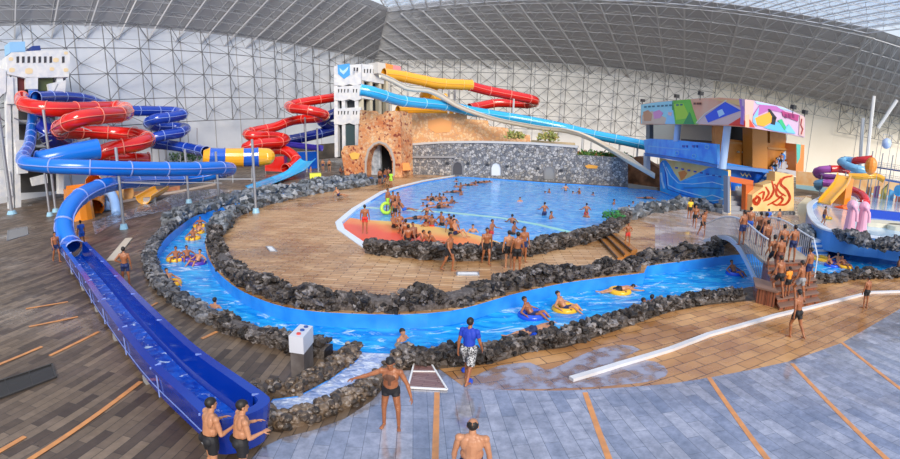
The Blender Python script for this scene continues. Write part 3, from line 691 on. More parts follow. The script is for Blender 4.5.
pole(256, 213, 5.4, 'steel pole on the tan pavers beside the striped tube', .10, arms=(((217, 179), (255, 179), 37.4, .06),))
pole(73, 196, 13.2, 'tall steel pole in the middle of the left red spiral', .14)
pole(109, 190, 7.5, 'steel pole below the right bends of the left red spiral', .12)
pole(12, 214, 13.8, 'thick steel pole at the far left in front of the white tower', .2)
pole(168, 178, 10.2, 'steel pole through the dark blue spiral', .16)

# ------------------------------------------------------------------ other slides
rs = thing('spiral_slide', 'red spiral tube slide coiling beside the left white tower', 'slide', D(75, 196, 55))
mb = MB(); tube(mb, DP([(22, 98, 57), (24, 104, 54), (40, 108, 52), (60, 109.5, 52), (85, 109, 54), (110, 108, 57), (122, 108, 56), (126, 112, 52), (118, 114.5, 48), (98, 116, 45.5), (78, 119, 44.5), (65, 125, 46), (58, 131, 50), (70, 132, 53), (95, 132.5, 55), (120, 133.5, 55), (138, 135, 53), (147, 139.5, 51), (138, 144, 49.5), (115, 148, 49), (100, 153, 49), (96, 158, 51), (115, 159.5, 52), (148, 160, 53)]), .78, ring=2.8, n=16, r_end=.7)
mb.build('tube', [M_TR, M_RR], parent=rs, smooth=True)
mb = MB(); [mb.bar(D(a, b, 52), D(c, d, 52), .07) for a, b, c, d in ((73, 124, 92, 131), (73, 142, 110, 150), (73, 142, 90, 138), (78, 156, 98, 152))]; mb.build('brace', M_STEEL, parent=rs)
ds = thing('spiral_slide', 'dark blue spiral tube slide right of the left red spiral', 'slide', D(165, 165, 72))
mb = MB(); tube(mb, DP([(36, 98, 56), (60, 97, 60), (85, 99.5, 64), (105, 106, 68), (127, 110.5, 70), (150, 111, 72), (172, 111.5, 74), (183, 114, 72), (172, 117, 70), (156, 119, 69), (148, 123.5, 71), (156, 127, 73), (172, 127, 75), (185, 128, 74), (180, 132.5, 71), (163, 135.5, 69), (152, 139, 69), (152, 143.5, 71), (168, 145, 72), (190, 148.5, 70), (206, 152, 66)]), .72, ring=2.6)
mb.build('tube', [mat('royal_blue_fibreglass', (.01, .05, .42), .18, coat=.5), M_RB], parent=ds, smooth=True)
posts([(D(x_, 128, 72), flat(D(x_, 168, 72), 0)) for x_ in (151, 180, 197)], .1, M_STEEL, ds)
bt = thing('tube_slide', 'dark blue tube spiralling down behind the left red slide', 'slide', D(50, 170, 52))
mb = MB(); tube(mb, DP([(44, 108, 54), (45, 122, 54), (47, 135, 53), (60, 143, 55), (72, 146, 57), (60, 152, 58), (45, 158, 56)]), 1.0, ring=3); mb.build('tube', [M_TDB, M_RB], parent=bt, smooth=True)
bo = thing('tube_slide', 'bright blue tube rising behind the long blue tube, joining red coils', 'slide', D(70, 190, 46))
mb = MB(); tube(mb, DP([(38, 160, 44), (52, 158, 43.5), (72, 153.5, 43.5), (98, 149, 44)]), .78, ring=2.4, n=16, r_end=.9); mb.build('tube', [M_TB2, M_RB], parent=bo, smooth=True)
dr = thing('tube_slide', 'fat tube with yellow and blue stripes above the red exit', 'slide', D(236, 185, 60))
zz = [(203, 156.5), (209, 157), (224.5, 157.5), (243, 157.5), (258, 157), (267, 156.5)]
for i in range(5):
    a, b = D(*zz[i], 62), D(*zz[i+1], 62); mb = MB(); rA, rB = (.75 if i == 0 else 1.12), (1.0 if i == 4 else 1.12)
    mb.bar(a, b, rA, 18, r2=rB)
    if i == 4: mb.ell(b, 1.0, 1.0, 1.0)
    if i < 4: mb.bar(b-(b-a).normalized()*.06, b+(b-a).normalized()*.06, 1.2, 18)
    mb.build('yellow_section' if i % 2 == 0 else 'blue_section', M_TY if i % 2 == 0 else M_TB, parent=dr, smooth=False)
posts([(D(x_, 164, 62), flat(D(x_, 184, 62), 0)) for x_ in (215, 233, 252)], .1, M_STEEL, dr, 'leg')
cs = thing('spiral_slide', 'red zigzag spiral tube slide left of the white castle tower', 'slide', G(280, 173))
mb = MB(); tube(mb, DP([(338, 97, 78), (324, 99, 77), (305, 102, 76), (291, 105, 75), (291, 108, 72), (304, 109.5, 70), (318, 112.5, 70), (325, 116, 72), (318, 118, 74), (300, 119.5, 76), (288, 122, 76), (275, 127, 75), (258, 130.5, 74), (247, 133.5, 72), (252, 136, 70), (262, 136, 71), (276, 136.5, 73), (286, 139, 73), (280, 142, 71), (265, 143, 70), (250, 145.5, 69), (246, 149, 70), (262, 151, 72), (282, 149.5, 72), (294, 156, 71), (296, 162, 70), (291, 167, 69), (285.5, 169, 68)]), .68, ring=2.6); mb.build('tube', [M_TR, M_RR], parent=cs, smooth=True)
mb = MB(); mb.prism([D(265, 158, 72), D(284, 156, 72), D(284, 172, 72), D(265, 171, 72)], (0, 1.5, 0)); mb.build('splash_panel', M_TR, parent=cs)
posts([(D(x_, a, 73), flat(D(x_, a, 73), 0)) for x_, a in ((305, 117), (317, 128), (264, 136))], .12, M_STEEL, cs)
c2 = thing('tube_slide', 'dark blue tube slide running behind the red zigzag to the castle tower', 'slide', D(320, 160, 82))
mb = MB(); tube(mb, DP([(338, 112, 82), (322, 120, 82), (330, 126, 84), (345, 127, 86), (330, 131, 84), (305, 137, 82), (285, 141, 82)]), .8, ring=3); mb.build('tube', [M_TDB, M_RB], parent=c2, smooth=True)
mb = MB(); path = smooth_path(DP([(286, 142, 80), (300, 143.5, 79), (322, 146, 78)]), 1); sweep(mb, path, upath(.8)); mb.build('open_section', mat('violet_blue', (.08, .06, .6), .2), parent=c2)
bl = thing('landing_slide', 'light blue open landing slide below the red exit tube', 'slide', G(280, 180))
mb = MB(); path = smooth_path([G(308, 158.5, 2.2), G(302, 164, 1.6), G(296, 170, 1.0), G(280, 177, .45), G(256, 186, .3)], 1); sweep(mb, path, upath(1.1, depth=.4)); mb.build('chute', M_TC, parent=bl)
mb = MB(); mb.box(G(307, 160, 1.3), (3.2, 1.4, 2.6), .5); mb.build('side_panel', M_TB, parent=bl)
# upper slides from the castle
ys = thing('tube_slide', 'yellow and red tube slide high above the castle wall', 'slide', D(450, 110, 74))
mb = MB(); tube(mb, DP([(384, 74, 66), (400, 76, 67), (420, 80, 68), (440, 83.5, 69), (471, 85, 71)]), .74, ring=2.5); tube(mb, DP([(436, 84, 70), (430, 90, 71), (425, 97, 73), (436, 100, 76), (446, 98, 77)]), .7, ring=2.5); mb.build('yellow_section', [M_TY, P('flange_yellow', (.9, .5, .1), .3)], parent=ys, smooth=True)
mb = MB(); tube(mb, DP([(470, 86, 71), (485, 90, 72), (505, 94, 73), (525, 98, 74), (535, 101, 76), (530, 104, 79), (515, 103.5, 80), (497, 103, 80), (480, 106, 79), (470, 108, 78)]), .68, ring=2.5); mb.build('red_section', [M_TR, M_RR], parent=ys, smooth=True)
mb = MB(); tube(mb, DP([(466, 109, 80), (440, 112, 76), (420, 110.5, 72), (398, 110.5, 70)]), .6, ring=2.5); mb.build('lower_yellow_section', [M_TY, M_TY], parent=ys, smooth=True)
posts([(D(x_, a-3, 73), flat(D(x_, a, 73), 0)) for x_, a in ((408, 78), (449, 84), (455, 90), (514, 98), (388, 74))], .14, M_TRUSSL, ys)
cy = thing('tube_slide', 'light blue tube slide leaving the castle tower behind the cream chute', 'slide', D(500, 130, 72))
mb = MB(); tube(mb, DP([(361, 90, 60), (372, 92, 60), (384, 96, 61), (400, 100.5, 63), (420, 103, 65), (448, 106, 68), (470, 111, 70), (500, 116, 72), (530, 121, 73), (560, 127, 74), (590, 134, 74), (620, 140, 74), (648, 146, 74)]), .68, ring=3); mb.build('tube', [M_TC, P('flange_cyan', (.3, .65, .85), .3)], parent=cy, smooth=True)
posts([(D(x_, y_, d_), flat(D(x_, y_, d_), 0)) for x_, y_, d_ in ((583, 132, 74), (592, 134, 74), (620, 140, 74), (638, 144, 74))], .14, M_TRUSSL, cy)
ch = thing('open_slide', 'long cream open chute dropping from the castle to the wave pool', 'slide', G(655, 186))
path = smooth_path(DP([(380, 74, 63), (392, 79, 63.5), (404, 85.5, 64), (414, 87.5, 64.5), (427, 88.5, 65), (440, 94, 66), (455, 103, 67), (475, 111, 67.5), (500, 118.5, 67.5), (540, 126, 67), (560, 128, 66.5), (577, 131.5, 65.5), (595, 139, 64.5), (615, 150, 62), (633, 161, 58.5), (655, 174, 58)]), .8)
mb = MB(); sweep(mb, path, upath(.46, depth=.55, lip=.16)); mb.build('chute', mat('cream_fibreglass', (.85, .74, .58), .3), parent=ch)
posts([(path[i]-Vector((0, 0, .5)), Vector((path[i].x, path[i].y+.4, 0))) for i in range(20, len(path)-30, 14)], .1, M_TRUSSL, ch)

# ------------------------------------------------------------------ buildings
def panel(name, pts, A, B, m_, parent, off=0, th=.3, holes=None):
    q = [VP(a, b, A, B, off) for a, b in pts]
    t = Vector((B.x-A.x, B.y-A.y, 0)).normalized(); n = Vector((t.y, -t.x, 0))
    if n.dot(A) > 0: n = -n
    mb = MB(); mb.prism(q, -n*th); return mb.build(name, m_, parent=parent)
def prism_n(q, A, B, th):
    t = Vector((B.x-A.x, B.y-A.y, 0)).normalized(); n = Vector((t.y, -t.x, 0))
    if n.dot(A) > 0: n = -n
    mb = MB(); mb.prism(q, -n*th); return mb
M_PLAS = mat('white_speckled_plaster', (.62, .66, .72), .6, col2=(.78, .79, .78), scale=1.5)
M_DARK = P('dark_interior', (.03, .035, .045), .6); M_GRILLE = P('slot_black', (.05, .05, .06), .6)  # near-black colour stands in for the shade inside openings
M_PATCH = P('ochre_patch', (.82, .66, .40), .6)

# white tower at left
A, B = D(0, 150, 57), D(74, 150, 60)
lt = thing('slide_tower', 'white slide tower at far left with crenellated band and ochre patches', 'tower', flat(D(40, 200, 58), 0))
band = panel('parapet', [(7, 56), (12, 52), (69, 49.5), (70, 57), (69, 77), (25, 78), (7, 74)], A, B, M_PLAS, lt, 0, 6)
for x_ in (16.5, 22, 27.5, 33, 38.5, 44, 49.5, 62): panel('slot', [(x_, 56.5), (x_+2.6, 56.3), (x_+2.6, 62.5), (x_, 63)], A, B, M_GRILLE, band, .03, .1)
for i, (x_, y_, r_) in enumerate([(11, 59, 2.4), (29, 71, 4), (56, 60, 3), (66, 70, 2.5), (12, 70, 3), (66, 53, 2), (52, 69, 2.4)]):
    panel('patch', [(x_+r_*math.cos(a*PI/4)*(1+.2*(a % 2)), y_+r_*.8*math.sin(a*PI/4)) for a in range(8)], A, B, M_PATCH, band, .02, .05)
panel('roof_box', [(9.5, 42), (25, 41.5), (25.5, 52), (10, 52.5)], A, B, P('pale_blue_panel', (.28, .55, .85), .4), lt, 0, 2)
panel('roof_drum', [(32, 46), (40, 45.5), (41, 50), (32, 51)], A, B, P('navy_drum', (.02, .05, .25), .4), lt, 0, 2)
panel('shade_core', [(14, 77), (66, 77), (62, 100), (60, 150), (60, 191), (20, 193)], A, B, P('tower_interior', (.10, .10, .10), .6), lt, -3.2, 2)  # dark panel behind the openings; unlit interior put into its colour
for n_, pp in (('wall_panel', [(25.5, 77), (38, 77), (38, 89), (26, 89)]), ('wall_panel', [(48, 84), (66, 80), (65, 96), (50, 96)]), ('wall_panel', [(0, 68), (6, 70), (6, 92), (0, 96)]), ('wall_panel', [(13, 77), (14, 104), (7, 104), (7, 77)]), ('wall_panel', [(0, 170), (10, 171), (13, 196), (0, 198)]), ('wall_panel', [(31, 178), (47, 174), (48, 183), (33, 186)]), ('wall_panel', [(15, 140), (28, 140), (28, 173), (18, 174)])):
    panel(n_, pp, A, B, M_PLAS, lt, 0, .5)
panel('balcony', [(12, 78), (25, 78), (25, 91), (11, 91)], A, B, P('dark_red_room', (.12, .015, .015), .5), lt, -.5, 1)
panel('room', [(39, 79), (53, 78), (53, 90), (39, 91)], A, B, P('olive_room', (.07, .09, .03), .5), lt, -.5, 1)
for x0, x1 in ((5.5, 9.5), (12, 17)): panel('column', [(x0, 74), (x1, 74), (x1+4.5, 214 if x0 > 8 else 212), (x0+4, 214 if x0 > 8 else 212)], A, B, M_PLAS, lt, -.2, .8)
panel('column', [(57, 77), (63, 77), (64, 194), (59, 194)], A, B, M_PLAS, lt, -.2, .8)
for y_ in (96, 120, 145, 168): panel('floor_slab', [(12, y_), (64, y_), (64, y_+2.4), (12, y_+2.4)], A, B, P('slab_grey', (.35, .38, .4), .6), lt, -.4, 5)
posts([(VP(52, 96, A, B, .8), VP(58, 84, A, B, .8)), (VP(14, 118, A, B, .8), VP(36, 128, A, B, .8))], .08, M_STEEL, lt, 'brace')

# white castle tower
A, B = D(333, 150, 71), D(361, 150, 69.5); C_, E_ = D(360, 150, 69.5), D(400, 150, 74)
ct = thing('castle_tower', 'white crenellated castle tower with balconies between red and yellow slides', 'tower', flat(D(360, 170, 62), 0))
panel('shade_core', [(336, 66), (361, 64), (361, 158), (337, 158)], A, B, M_DARK, ct, -1.2, 2.5)  # dark fill behind the balconies, shade inside painted into its colour
panel('shade_core', [(361, 64), (388, 66), (390, 118), (361, 118)], C_, E_, M_DARK, ct, -1.2, 2.0)
for y0, y1, k in ((66, 85, 0), (87, 100, 1), (109, 124, 1)):
    b1 = panel('parapet', [(334, y0), (361, y0-2), (361, y1-1), (355, y1+1), (349, y1-1), (343, y1+1), (334, y1)], A, B, M_PLAS, ct, 0, 1.2)
    if k:
        for x_ in (338, 341, 344, 347.5, 353, 356): panel('slot', [(x_, y0+2), (x_+1.3, y0+2), (x_+.8, y0+5.5), (x_, y0+5.5)], A, B, M_GRILLE, b1, .03, .1)
b1 = panel('parapet', [(361, 64), (376, 65), (384, 69), (384, 84), (361, 80)], C_, E_, M_PLAS, ct, 0, 1.2)
for x_ in (354, 357): panel('slot', [(x_, 67.5), (x_+1.3, 67.5), (x_+.9, 71), (x_, 71)], C_, E_, M_GRILLE, b1, .03, .1)
for x_ in (364, 367, 370, 373): panel('slot', [(x_, 69), (x_+1.3, 69), (x_+1, 73), (x_, 73)], C_, E_, M_GRILLE, b1, .03, .1)
panel('parapet', [(361, 86), (374, 88), (374, 100), (361, 98)], C_, E_, M_PLAS, ct, 0, 1.0)
panel('sign', [(337.5, 65), (349.5, 63.5), (350, 75), (344, 79), (338, 74)], A, B, P('sign_blue', (.08, .38, .82), .4), ct, .05, .15)
panel('sign_mark', [(339.5, 68), (343, 71), (348.5, 66.5), (347.5, 70), (343.5, 74.5), (340, 71.5)], A, B, P('sign_pale', (.5, .75, .95), .4), ct, .09, .1)
for x0 in (334, 341.5, 354.5): panel('column', [(x0, 84), (x0+3.4, 84), (x0+4, 157), (x0+.7, 157)], A, B, M_PLAS, ct, -.1, .8)
for x0 in (361, 370, 379, 386): panel('column', [(x0, 80), (x0+2.4, 80), (x0+2.8, 116), (x0+.3, 116)], C_, E_, mat('cream_column', (.62, .58, .45), .5) if x0 == 361 else bpy.data.materials['cream_column'], ct, -.1, .8)
panel('window', [(345.5, 124), (355, 124), (355, 146), (345, 146)], A, B, P('window_dark_green', (.05, .09, .10), .2), ct, -.3, .3)
panel('roof_room', [(378, 62), (385.5, 63.5), (386, 76), (378, 73)], C_, E_, mat('roof_room_cream', (.66, .64, .60), .5), ct, 1.0, 2)
panel('orange_panel', [(385.5, 63.3), (393, 65), (393, 71.5), (386, 71)], C_, E_, P('orange_board', (.85, .33, .06), .4), ct, 1.0, 1)
panel('pink_panel', [(393, 65), (401, 66.5), (401, 71.5), (393, 71.5)], C_, E_, P('pink_board', (.80, .30, .32), .4), ct, 1.0, 1)

M_OST = cellmat('orange_speckled_stone', [(.72, .33, .14), (.80, .46, .22), (.74, .52, .32), (.30, .08, .05), (.78, .42, .18), (.72, .36, .16), (.82, .52, .28)], 3.6, (.62, .33, .17), bump=.4, blot=(.8, .55, .45))
M_OST2 = cellmat('orange_stone', [(.78, .42, .18), (.84, .55, .30), (.80, .5, .28), (.72, .36, .16)], 2.6, (.6, .34, .2), bump=.3)
M_GST = cellmat('grey_field_stone', [(.16, .17, .19), (.28, .29, .31), (.22, .22, .23), (.42, .41, .40), (.33, .31, .28), (.50, .49, .48)], 3.4, (.09, .09, .10), bump=.6, lo=.02, hi=.09)
A, B = G(345, 175.5), G(402, 177)
cw_ = thing('castle_wall', 'orange speckled stone castle gatehouse with a dark arched cave mouth', 'castle wall', G(380, 186))
panel('gatehouse', [(341, 152), (344, 146), (358, 146), (360, 110), (368, 110.5), (371, 114), (383, 114), (385, 111), (400, 111), (402, 177), (398, 177), (392.5, 177), (392, 162), (389, 152), (384, 146), (379, 144), (374, 146), (369.5, 152), (367, 162), (367, 176.5), (345, 175.8)], A, B, M_OST, cw_, 0, 3)
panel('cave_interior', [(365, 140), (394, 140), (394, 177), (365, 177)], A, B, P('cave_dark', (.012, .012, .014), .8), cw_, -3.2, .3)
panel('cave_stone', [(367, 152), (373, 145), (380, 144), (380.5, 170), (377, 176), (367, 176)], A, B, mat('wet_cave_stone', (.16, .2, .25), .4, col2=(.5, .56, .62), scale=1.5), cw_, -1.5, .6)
arch = [(366.5, 176.5), (366.5, 162), (369, 151), (374, 145), (379, 143), (385, 145), (390, 151), (393, 162), (393, 177)]
o_ = [(a+(a-379.5)*.14, b-2) for a, b in arch]; 
for i in range(len(arch)-1): panel('arch_stone', [arch[i], arch[i+1], o_[i+1], o_[i]], A, B, P('arch_grey', (.45, .40, .36), .7), cw_, .12, .4)
panel('patch', [(349, 154), (354, 152), (360, 154), (358, 159), (352, 159.5)], A, B, P('yellow_patch', (.85, .5, .1), .6), cw_, .06, .2)
A2, B2 = G(400, 177), G(413, 174.6); panel('buttress', [(400, 111), (405, 112), (412, 115), (413, 174.8), (400, 177)], A2, B2, M_OST, cw_, 0, .8)
A3, B3 = D(408, 150, 69), D(530, 150, 73)
panel('upper_wall', [(408, 113), (467, 114), (467, 119), (488, 120.5), (489, 126), (508, 128), (509, 133), (530, 135), (531, 147), (408, 160)], A3, B3, M_OST2, cw_, 0, 1.5)
panel('mural_patch', [(428, 121), (440, 118), (452, 122), (450, 132), (436, 133), (428, 128)], A3, B3, P('orange_mural', (.80, .36, .12), .6), cw_, .05, .2)
panel('upper_wall', [(531, 140), (575, 143), (576, 150), (531, 149)], D(529, 150, 70), D(580, 150, 70), mat('sandy_bank', (.55, .45, .26), .8, col2=(.66, .52, .36), scale=1), cw_, 0, 1.5)
# orange ledge and small orange slide at the foot
panel('ramp', [(399, 163), (409, 163), (411, 170), (399, 171)], G(400, 176), G(412, 176), P('orange_ramp', (.85, .32, .08), .4), cw_, 1, 1)
gw = thing('stone_wall', 'long grey stone wall with small arches behind the wave pool', 'stone wall', G(520, 181))
A, B = G(411, 174.5), G(628, 187)
WA, WB_ = A, B
body = panel('masonry', [(411, 145), (440, 143), (480, 142.5), (530, 144), (577, 147.5), (577, 155), (600, 156.5), (628, 158.5), (628, 188), (545, 184), (456, 178), (411, 176)], A, B, M_GST, gw, 0, 2.2)
panel('coping', [(410, 143.4), (440, 141.4), (480, 141), (530, 142.4), (578, 146), (578, 148), (530, 144.4), (480, 143), (440, 143.4), (411, 145.4)], A, B, P('pale_coping', (.55, .54, .52), .6), gw, .15, 2.5)
for cx, cy_, h_, m_ in ((457.5, 167, 7.5, P('niche_dark', (.07, .07, .08), .7)), (496, 168, 7.5, P('niche_white', (.72, .75, .78), .5)), (549.5, 172, 7.5, P('niche_grey', (.24, .25, .26), .7))):
    pts = [(cx-4.6, cy_+h_), (cx-4.6, cy_), (cx-3.2, cy_-3.6), (cx, cy_-5), (cx+3.2, cy_-3.6), (cx+4.6, cy_), (cx+4.6, cy_+h_)]
    nb = panel('niche', pts, A, B, m_, body, .04, .2)
    o_ = [(cx+(a-cx)*1.3, b-1.2) for a, b in pts]
    for i in range(len(pts)-1): panel('niche_trim', [pts[i], pts[i+1], o_[i+1], o_[i]], A, B, P('niche_trim', (.2, .2, .21), .7), gw, .12, .3)
for x_, y_ in ((447, 163.5), (468, 163.5), (487, 165), (507, 166.5), (538, 168.5), (561, 170.5)): panel('small_window', [(x_-1.6, y_-1.3), (x_+1.6, y_-1.3), (x_+1.6, y_+1.3), (x_-1.6, y_+1.3)], A, B, M_DARK, body, .05, .2)
panel('ledge', [(411, 156), (455, 156), (455, 158), (411, 158)], A, B, P('ledge_grey', (.3, .3, .31), .7), gw, .2, .3)
panel('ornament', [(585, 166), (589, 164.5), (598, 166), (597, 168.6), (587, 168.4)], A, B, P('orange_ornament', (.85, .38, .05), .4), gw, .12, .2)
# the darker recess right of the wall
rc = thing('rock_recess', 'brown rock recess between the stone wall and the wave mural', 'rock recess', G(643, 188))
panel('rock_face', [(628, 158), (640, 156), (659, 168), (660, 189), (628, 187.6)], G(630, 184), G(664, 188), mat('rusty_rock', (.16, .07, .03), .7, col2=(.5, .22, .1), scale=1), rc, 0, 1.5)
panel('water_sill', [(628, 184), (657, 188), (657, 190.6), (628, 188)], G(628, 187.6), G(657, 190.4), P('sill_stone', (.35, .28, .2), .6), rc, 0, 1)

# planting
def leafy(name, label, c, rad, n, cols, seed, cat='shrub', tall=1.0, leaf=.12):
    rnd = random.Random(seed); t = thing(name, label, cat, c); mb = MB()
    for i in range(n):
        th, r_ = rnd.uniform(0, 2*PI), rad*rnd.uniform(0, 1)**.5; p = Vector((c.x+r_*math.cos(th), c.y+r_*math.sin(th), c.z+rad*tall*rnd.uniform(.05, 1)*(1.1-.6*r_/rad)))
        d = Vector((rnd.uniform(-1, 1), rnd.uniform(-1, 1), rnd.uniform(-.3, 1))).normalized(); s_ = d.orthogonal().normalized()*leaf*.4; l = leaf*rnd.uniform(.7, 1.5)
        mb.face([p, p+d*l*.5+s_, p+d*l, p+d*l*.5-s_], rnd.randrange(len(cols)))
    mb.build('foliage', [P('leaf_%d_%d_%d' % tuple(int(q*100) for q in c_), c_, .5) for c_ in cols], parent=t)
    mb = MB()
    for i in range(5): mb.bar(c, c+Vector((rnd.uniform(-.5, .5)*rad, rnd.uniform(-.5, .5)*rad, rad*tall*.6)), .02)
    mb.build('stem', P('bark', (.12, .07, .04), .7), parent=t); return t
for i in range(7):
    c = D(583+i*7, 153.5+i*.4, 63.4+.2*i); leafy('shrub', ['green shrub on the stone wall top, %s' % q for q in ('nearest the tall grey section', 'second from the tall grey section', 'left of the planted row centre', 'in the middle of the planted row', 'right of the planted row centre', 'second from the cream chute end', 'nearest the rusty recess')][i], flat(c, 3.05-.0*i), .9, 260, [(.04, .16, .02), (.10, .25, .04), (.02, .08, .02), (.35, .12, .04)], 40+i, leaf=.3)
leafy('grass_clump', 'yellowish grass growing on the bank below the cream chute', flat(D(548, 143, 66), 4.8), 1.3, 200, [(.45, .38, .12), (.25, .3, .08)], 60, 'grass', leaf=.4)
leafy('grass_clump', 'dry grass tuft beside the stepped orange wall', flat(D(515, 141, 66), 4.8), 1.2, 160, [(.45, .38, .12), (.25, .3, .08)], 61, 'grass', leaf=.4)
leafy('creeper', 'green creeper spilling over the boulders at the right corner of the wave pool', flat(G(612, 227), .5), .75, 260, [(.02, .14, .03), (.04, .25, .05)], 62, 'plant', .9, leaf=.16)
leafy('shrub', 'small dark green plant beside the grey boulders behind the bridge', flat(G(806, 240), .3), .6, 160, [(.03, .12, .03), (.08, .2, .05)], 63, leaf=.16)

# ------------------------------------------------------------------ mural building at right
mu = thing('pool_building', 'two-storey building covered in murals at the right of the wave pool', 'building', G(720, 208))
W0, W1 = G(657, 190.5), G(728, 214); S0, S1_ = G(728, 214), G(796, 212)
def wp(name, pts, m_, parent=mu, off=0, th=.3): return panel(name, pts, W0, W1, m_, parent, off, th)
def spn(name, pts, m_, parent=mu, off=0, th=.3): return panel(name, pts, S0, S1_, m_, parent, off, th)
WV_B = mat('mural_blue', (.01, .24, .80), .4, col2=(.04, .48, .92), scale=.6); WV_L = P('mural_light_blue', (.20, .58, .88), .4); WV_D = P('mural_deep_blue', (.01, .06, .45), .4); WV_W = P('mural_pale', (.55, .78, .92), .4)
mw = wp('mural_wall', [(659.5, 158), (667, 159.7), (717, 167), (728, 170), (728, 214), (690, 203.5), (660, 191.5)], mat('mural_sand', (.92, .72, .30), .5, col2=(.92, .55, .16), scale=.4))
wv = wp('wave', [(659.7, 164), (662, 160.5), (665.5, 160), (669, 164), (674, 173), (680, 181.5), (690, 177), (700, 172), (709, 167.5), (716, 167.7), (728, 171.5), (728, 213.5), (690, 203), (666, 193), (660, 190.8)], WV_B, mw, .03, .03)
def line(pts, w_, m_, fn=wp, parent=mw, off=.06):
    for a, b in zip(pts, pts[1:]):
        d = Vector((b[0]-a[0], b[1]-a[1])); 
        if d.length < .01: continue
        n_ = Vector((-d.y, d.x)).normalized()*w_/2; d = d.normalized()*w_*.3
        fn('painted_line', [(a[0]+n_.x-d.x, a[1]+n_.y-d.y), (b[0]+n_.x+d.x, b[1]+n_.y+d.y), (b[0]-n_.x+d.x, b[1]-n_.y+d.y), (a[0]-n_.x-d.x, a[1]-n_.y-d.y)], m_, parent, off, .03)
line([(663, 163), (667, 174), (668, 185), (676, 189), (690, 193), (705, 197)], .9, WV_W)
line([(666, 167), (671, 176), (678, 183), (692, 184), (712, 182), (727, 186)], .7, WV_W)
line([(680, 181.5), (698, 177), (714, 175), (728, 178)], .5, WV_L)
line([(664, 166), (666, 178), (667, 189), (690, 197), (727, 207)], .7, WV_D)
line([(684, 188), (700, 187.5), (720, 188.5)], 1.2, P('mural_teal', (.02, .2, .5), .4)); line([(698, 199), (712, 195), (724, 199), (712, 201), (698, 199)], .7, WV_W)
line([(722, 190), (726, 191), (725, 204), (720, 206)], .8, WV_W); line([(661, 173), (662, 181), (664, 188)], 1.6, WV_W)
wp('sun_patch', [(678, 172), (684, 170.5), (687, 173), (684, 178), (681, 180.5)], P('mural_orange', (.92, .26, .04), .4), mw, .04, .04)
for i in range(9):
    x_ = 675+i*6.2; y_ = 167+i*1.25; wp('lettering', [(x_, y_), (x_+2.6, y_+.2), (x_+2.4, y_+1.7), (x_, y_+1.5)], WV_D, mw, .08, .04)
# balcony band
bb = wp('balcony_front', [(643.5, 140), (650, 138.6), (675, 140), (717, 144), (717, 164.5), (700, 161), (645, 152.5)], mat('balcony_blue', (.01, .22, .85), .4, col2=(.06, .42, .95), scale=.8), off=1.2, th=.3)
line([(648, 146), (668, 148), (690, 150)], .5, WV_L, wp, bb, 1.25)
for cx, cy_ in ((677, 153), (694, 156), (707, 147)): line([(cx+2*math.cos(a*PI/4), cy_+2*math.sin(a*PI/4)) for a in range(9)], .5, WV_L, wp, bb, 1.26)
for i, x_ in enumerate((682, 685.5, 692, 695.5)): wp('lettering', [(x_, 145), (x_+2, 145.3), (x_+2, 147.6), (x_, 147.2)], WV_D, bb, 1.27, .06)
wp('floor_band', [(644, 152.5), (717, 164.5), (717, 168), (658, 157.5), (645, 156)], P('blue_slab', (.03, .18, .55), .4), off=1.1, th=6)
# canopy
CAN = [(641, 104), (658, 101.5), (675, 100.3), (700, 98.3), (720, 97.6), (745, 99.4), (745, 127), (720, 125.3), (675, 124.4), (640, 124.3)]
cn = wp('canopy_fascia', CAN, mat('canopy_salmon', (.82, .36, .22), .5, col2=(.82, .46, .30), scale=.6), off=2.0, th=.4)
X2 = VP(745, 113, W0, W1, 2.0); X3 = D(805, 125, X2.to_2d().length*1.10)
def cs_(name, pts, m_, parent, off=0, th=.05): return panel(name, pts, X2, X3, m_, parent, off, th)
cn2 = cs_('canopy_fascia', [(745, 99.4), (757, 101), (783, 107), (805, 116.7), (804.5, 137.5), (786, 133.5), (757, 128.8), (745, 127)], P('canopy_lilac', (.62, .45, .62), .5), mu, 0, .4)
def cp1(pts, c, nm='mural_patch', off=2.04): return wp(nm, pts, P('cp%02d%02d%02d' % tuple(int(q*99) for q in c), c, .45), cn, off, .04)
cp1([(641, 104.5), (658, 102), (673, 100.8), (675, 112), (666, 123), (641, 123.8)], (.35, .72, .78))
cp1([(642, 115), (652, 111), (666, 118), (668, 123.8), (642, 123.8)], (.72, .52, .38), off=2.06)
cp1([(643, 112), (648, 110), (652, 114), (651, 121), (644, 121)], (.62, .30, .16), off=2.08); cp1([(653, 112), (659, 110), (663, 113), (660, 118), (654, 119)], (.78, .30, .55), off=2.08)
cp1([(668, 111), (673, 110), (675, 124), (665, 124)], (.30, .62, .85), off=2.07); cp1([(668, 112), (672, 112.5), (671, 116), (668, 115)], (.85, .55, .5), off=2.09)
cp1([(672, 100.8), (690, 99.3), (693, 110), (698, 124.4), (672, 124)], (.15, .55, .06)); cp1([(674, 104), (683, 103), (690, 118), (676, 120)], (.4, .68, .05), off=2.06)
cp1([(683, 124.2), (689.5, 112), (694, 124.4)], (.01, .28, .10), off=2.07)
cp1([(696, 123.5), (704, 115), (728, 101), (742, 109), (742, 125), (710, 124.5)], (.72, .52, .50), off=2.05)
cp1([(705, 116), (725, 101.8), (741, 110.5), (708, 122.5)], (.01, .10, .72), off=2.07); cp1([(717, 111), (722, 109), (724.5, 114), (719, 117)], (.45, .7, .9), off=2.09)
cp1([(728, 125), (741, 117), (745, 121), (745, 126.5)], (.80, .04, .03), off=2.09); cp1([(713, 99.3), (742, 100.5), (744.5, 107), (733, 104)], (.80, .52, .22), off=2.06)
line([(696, 123), (705, 113.5), (726, 100.5)], 1.0, P('mural_cream', (.8, .68, .58), .4), wp, cn, 2.10)
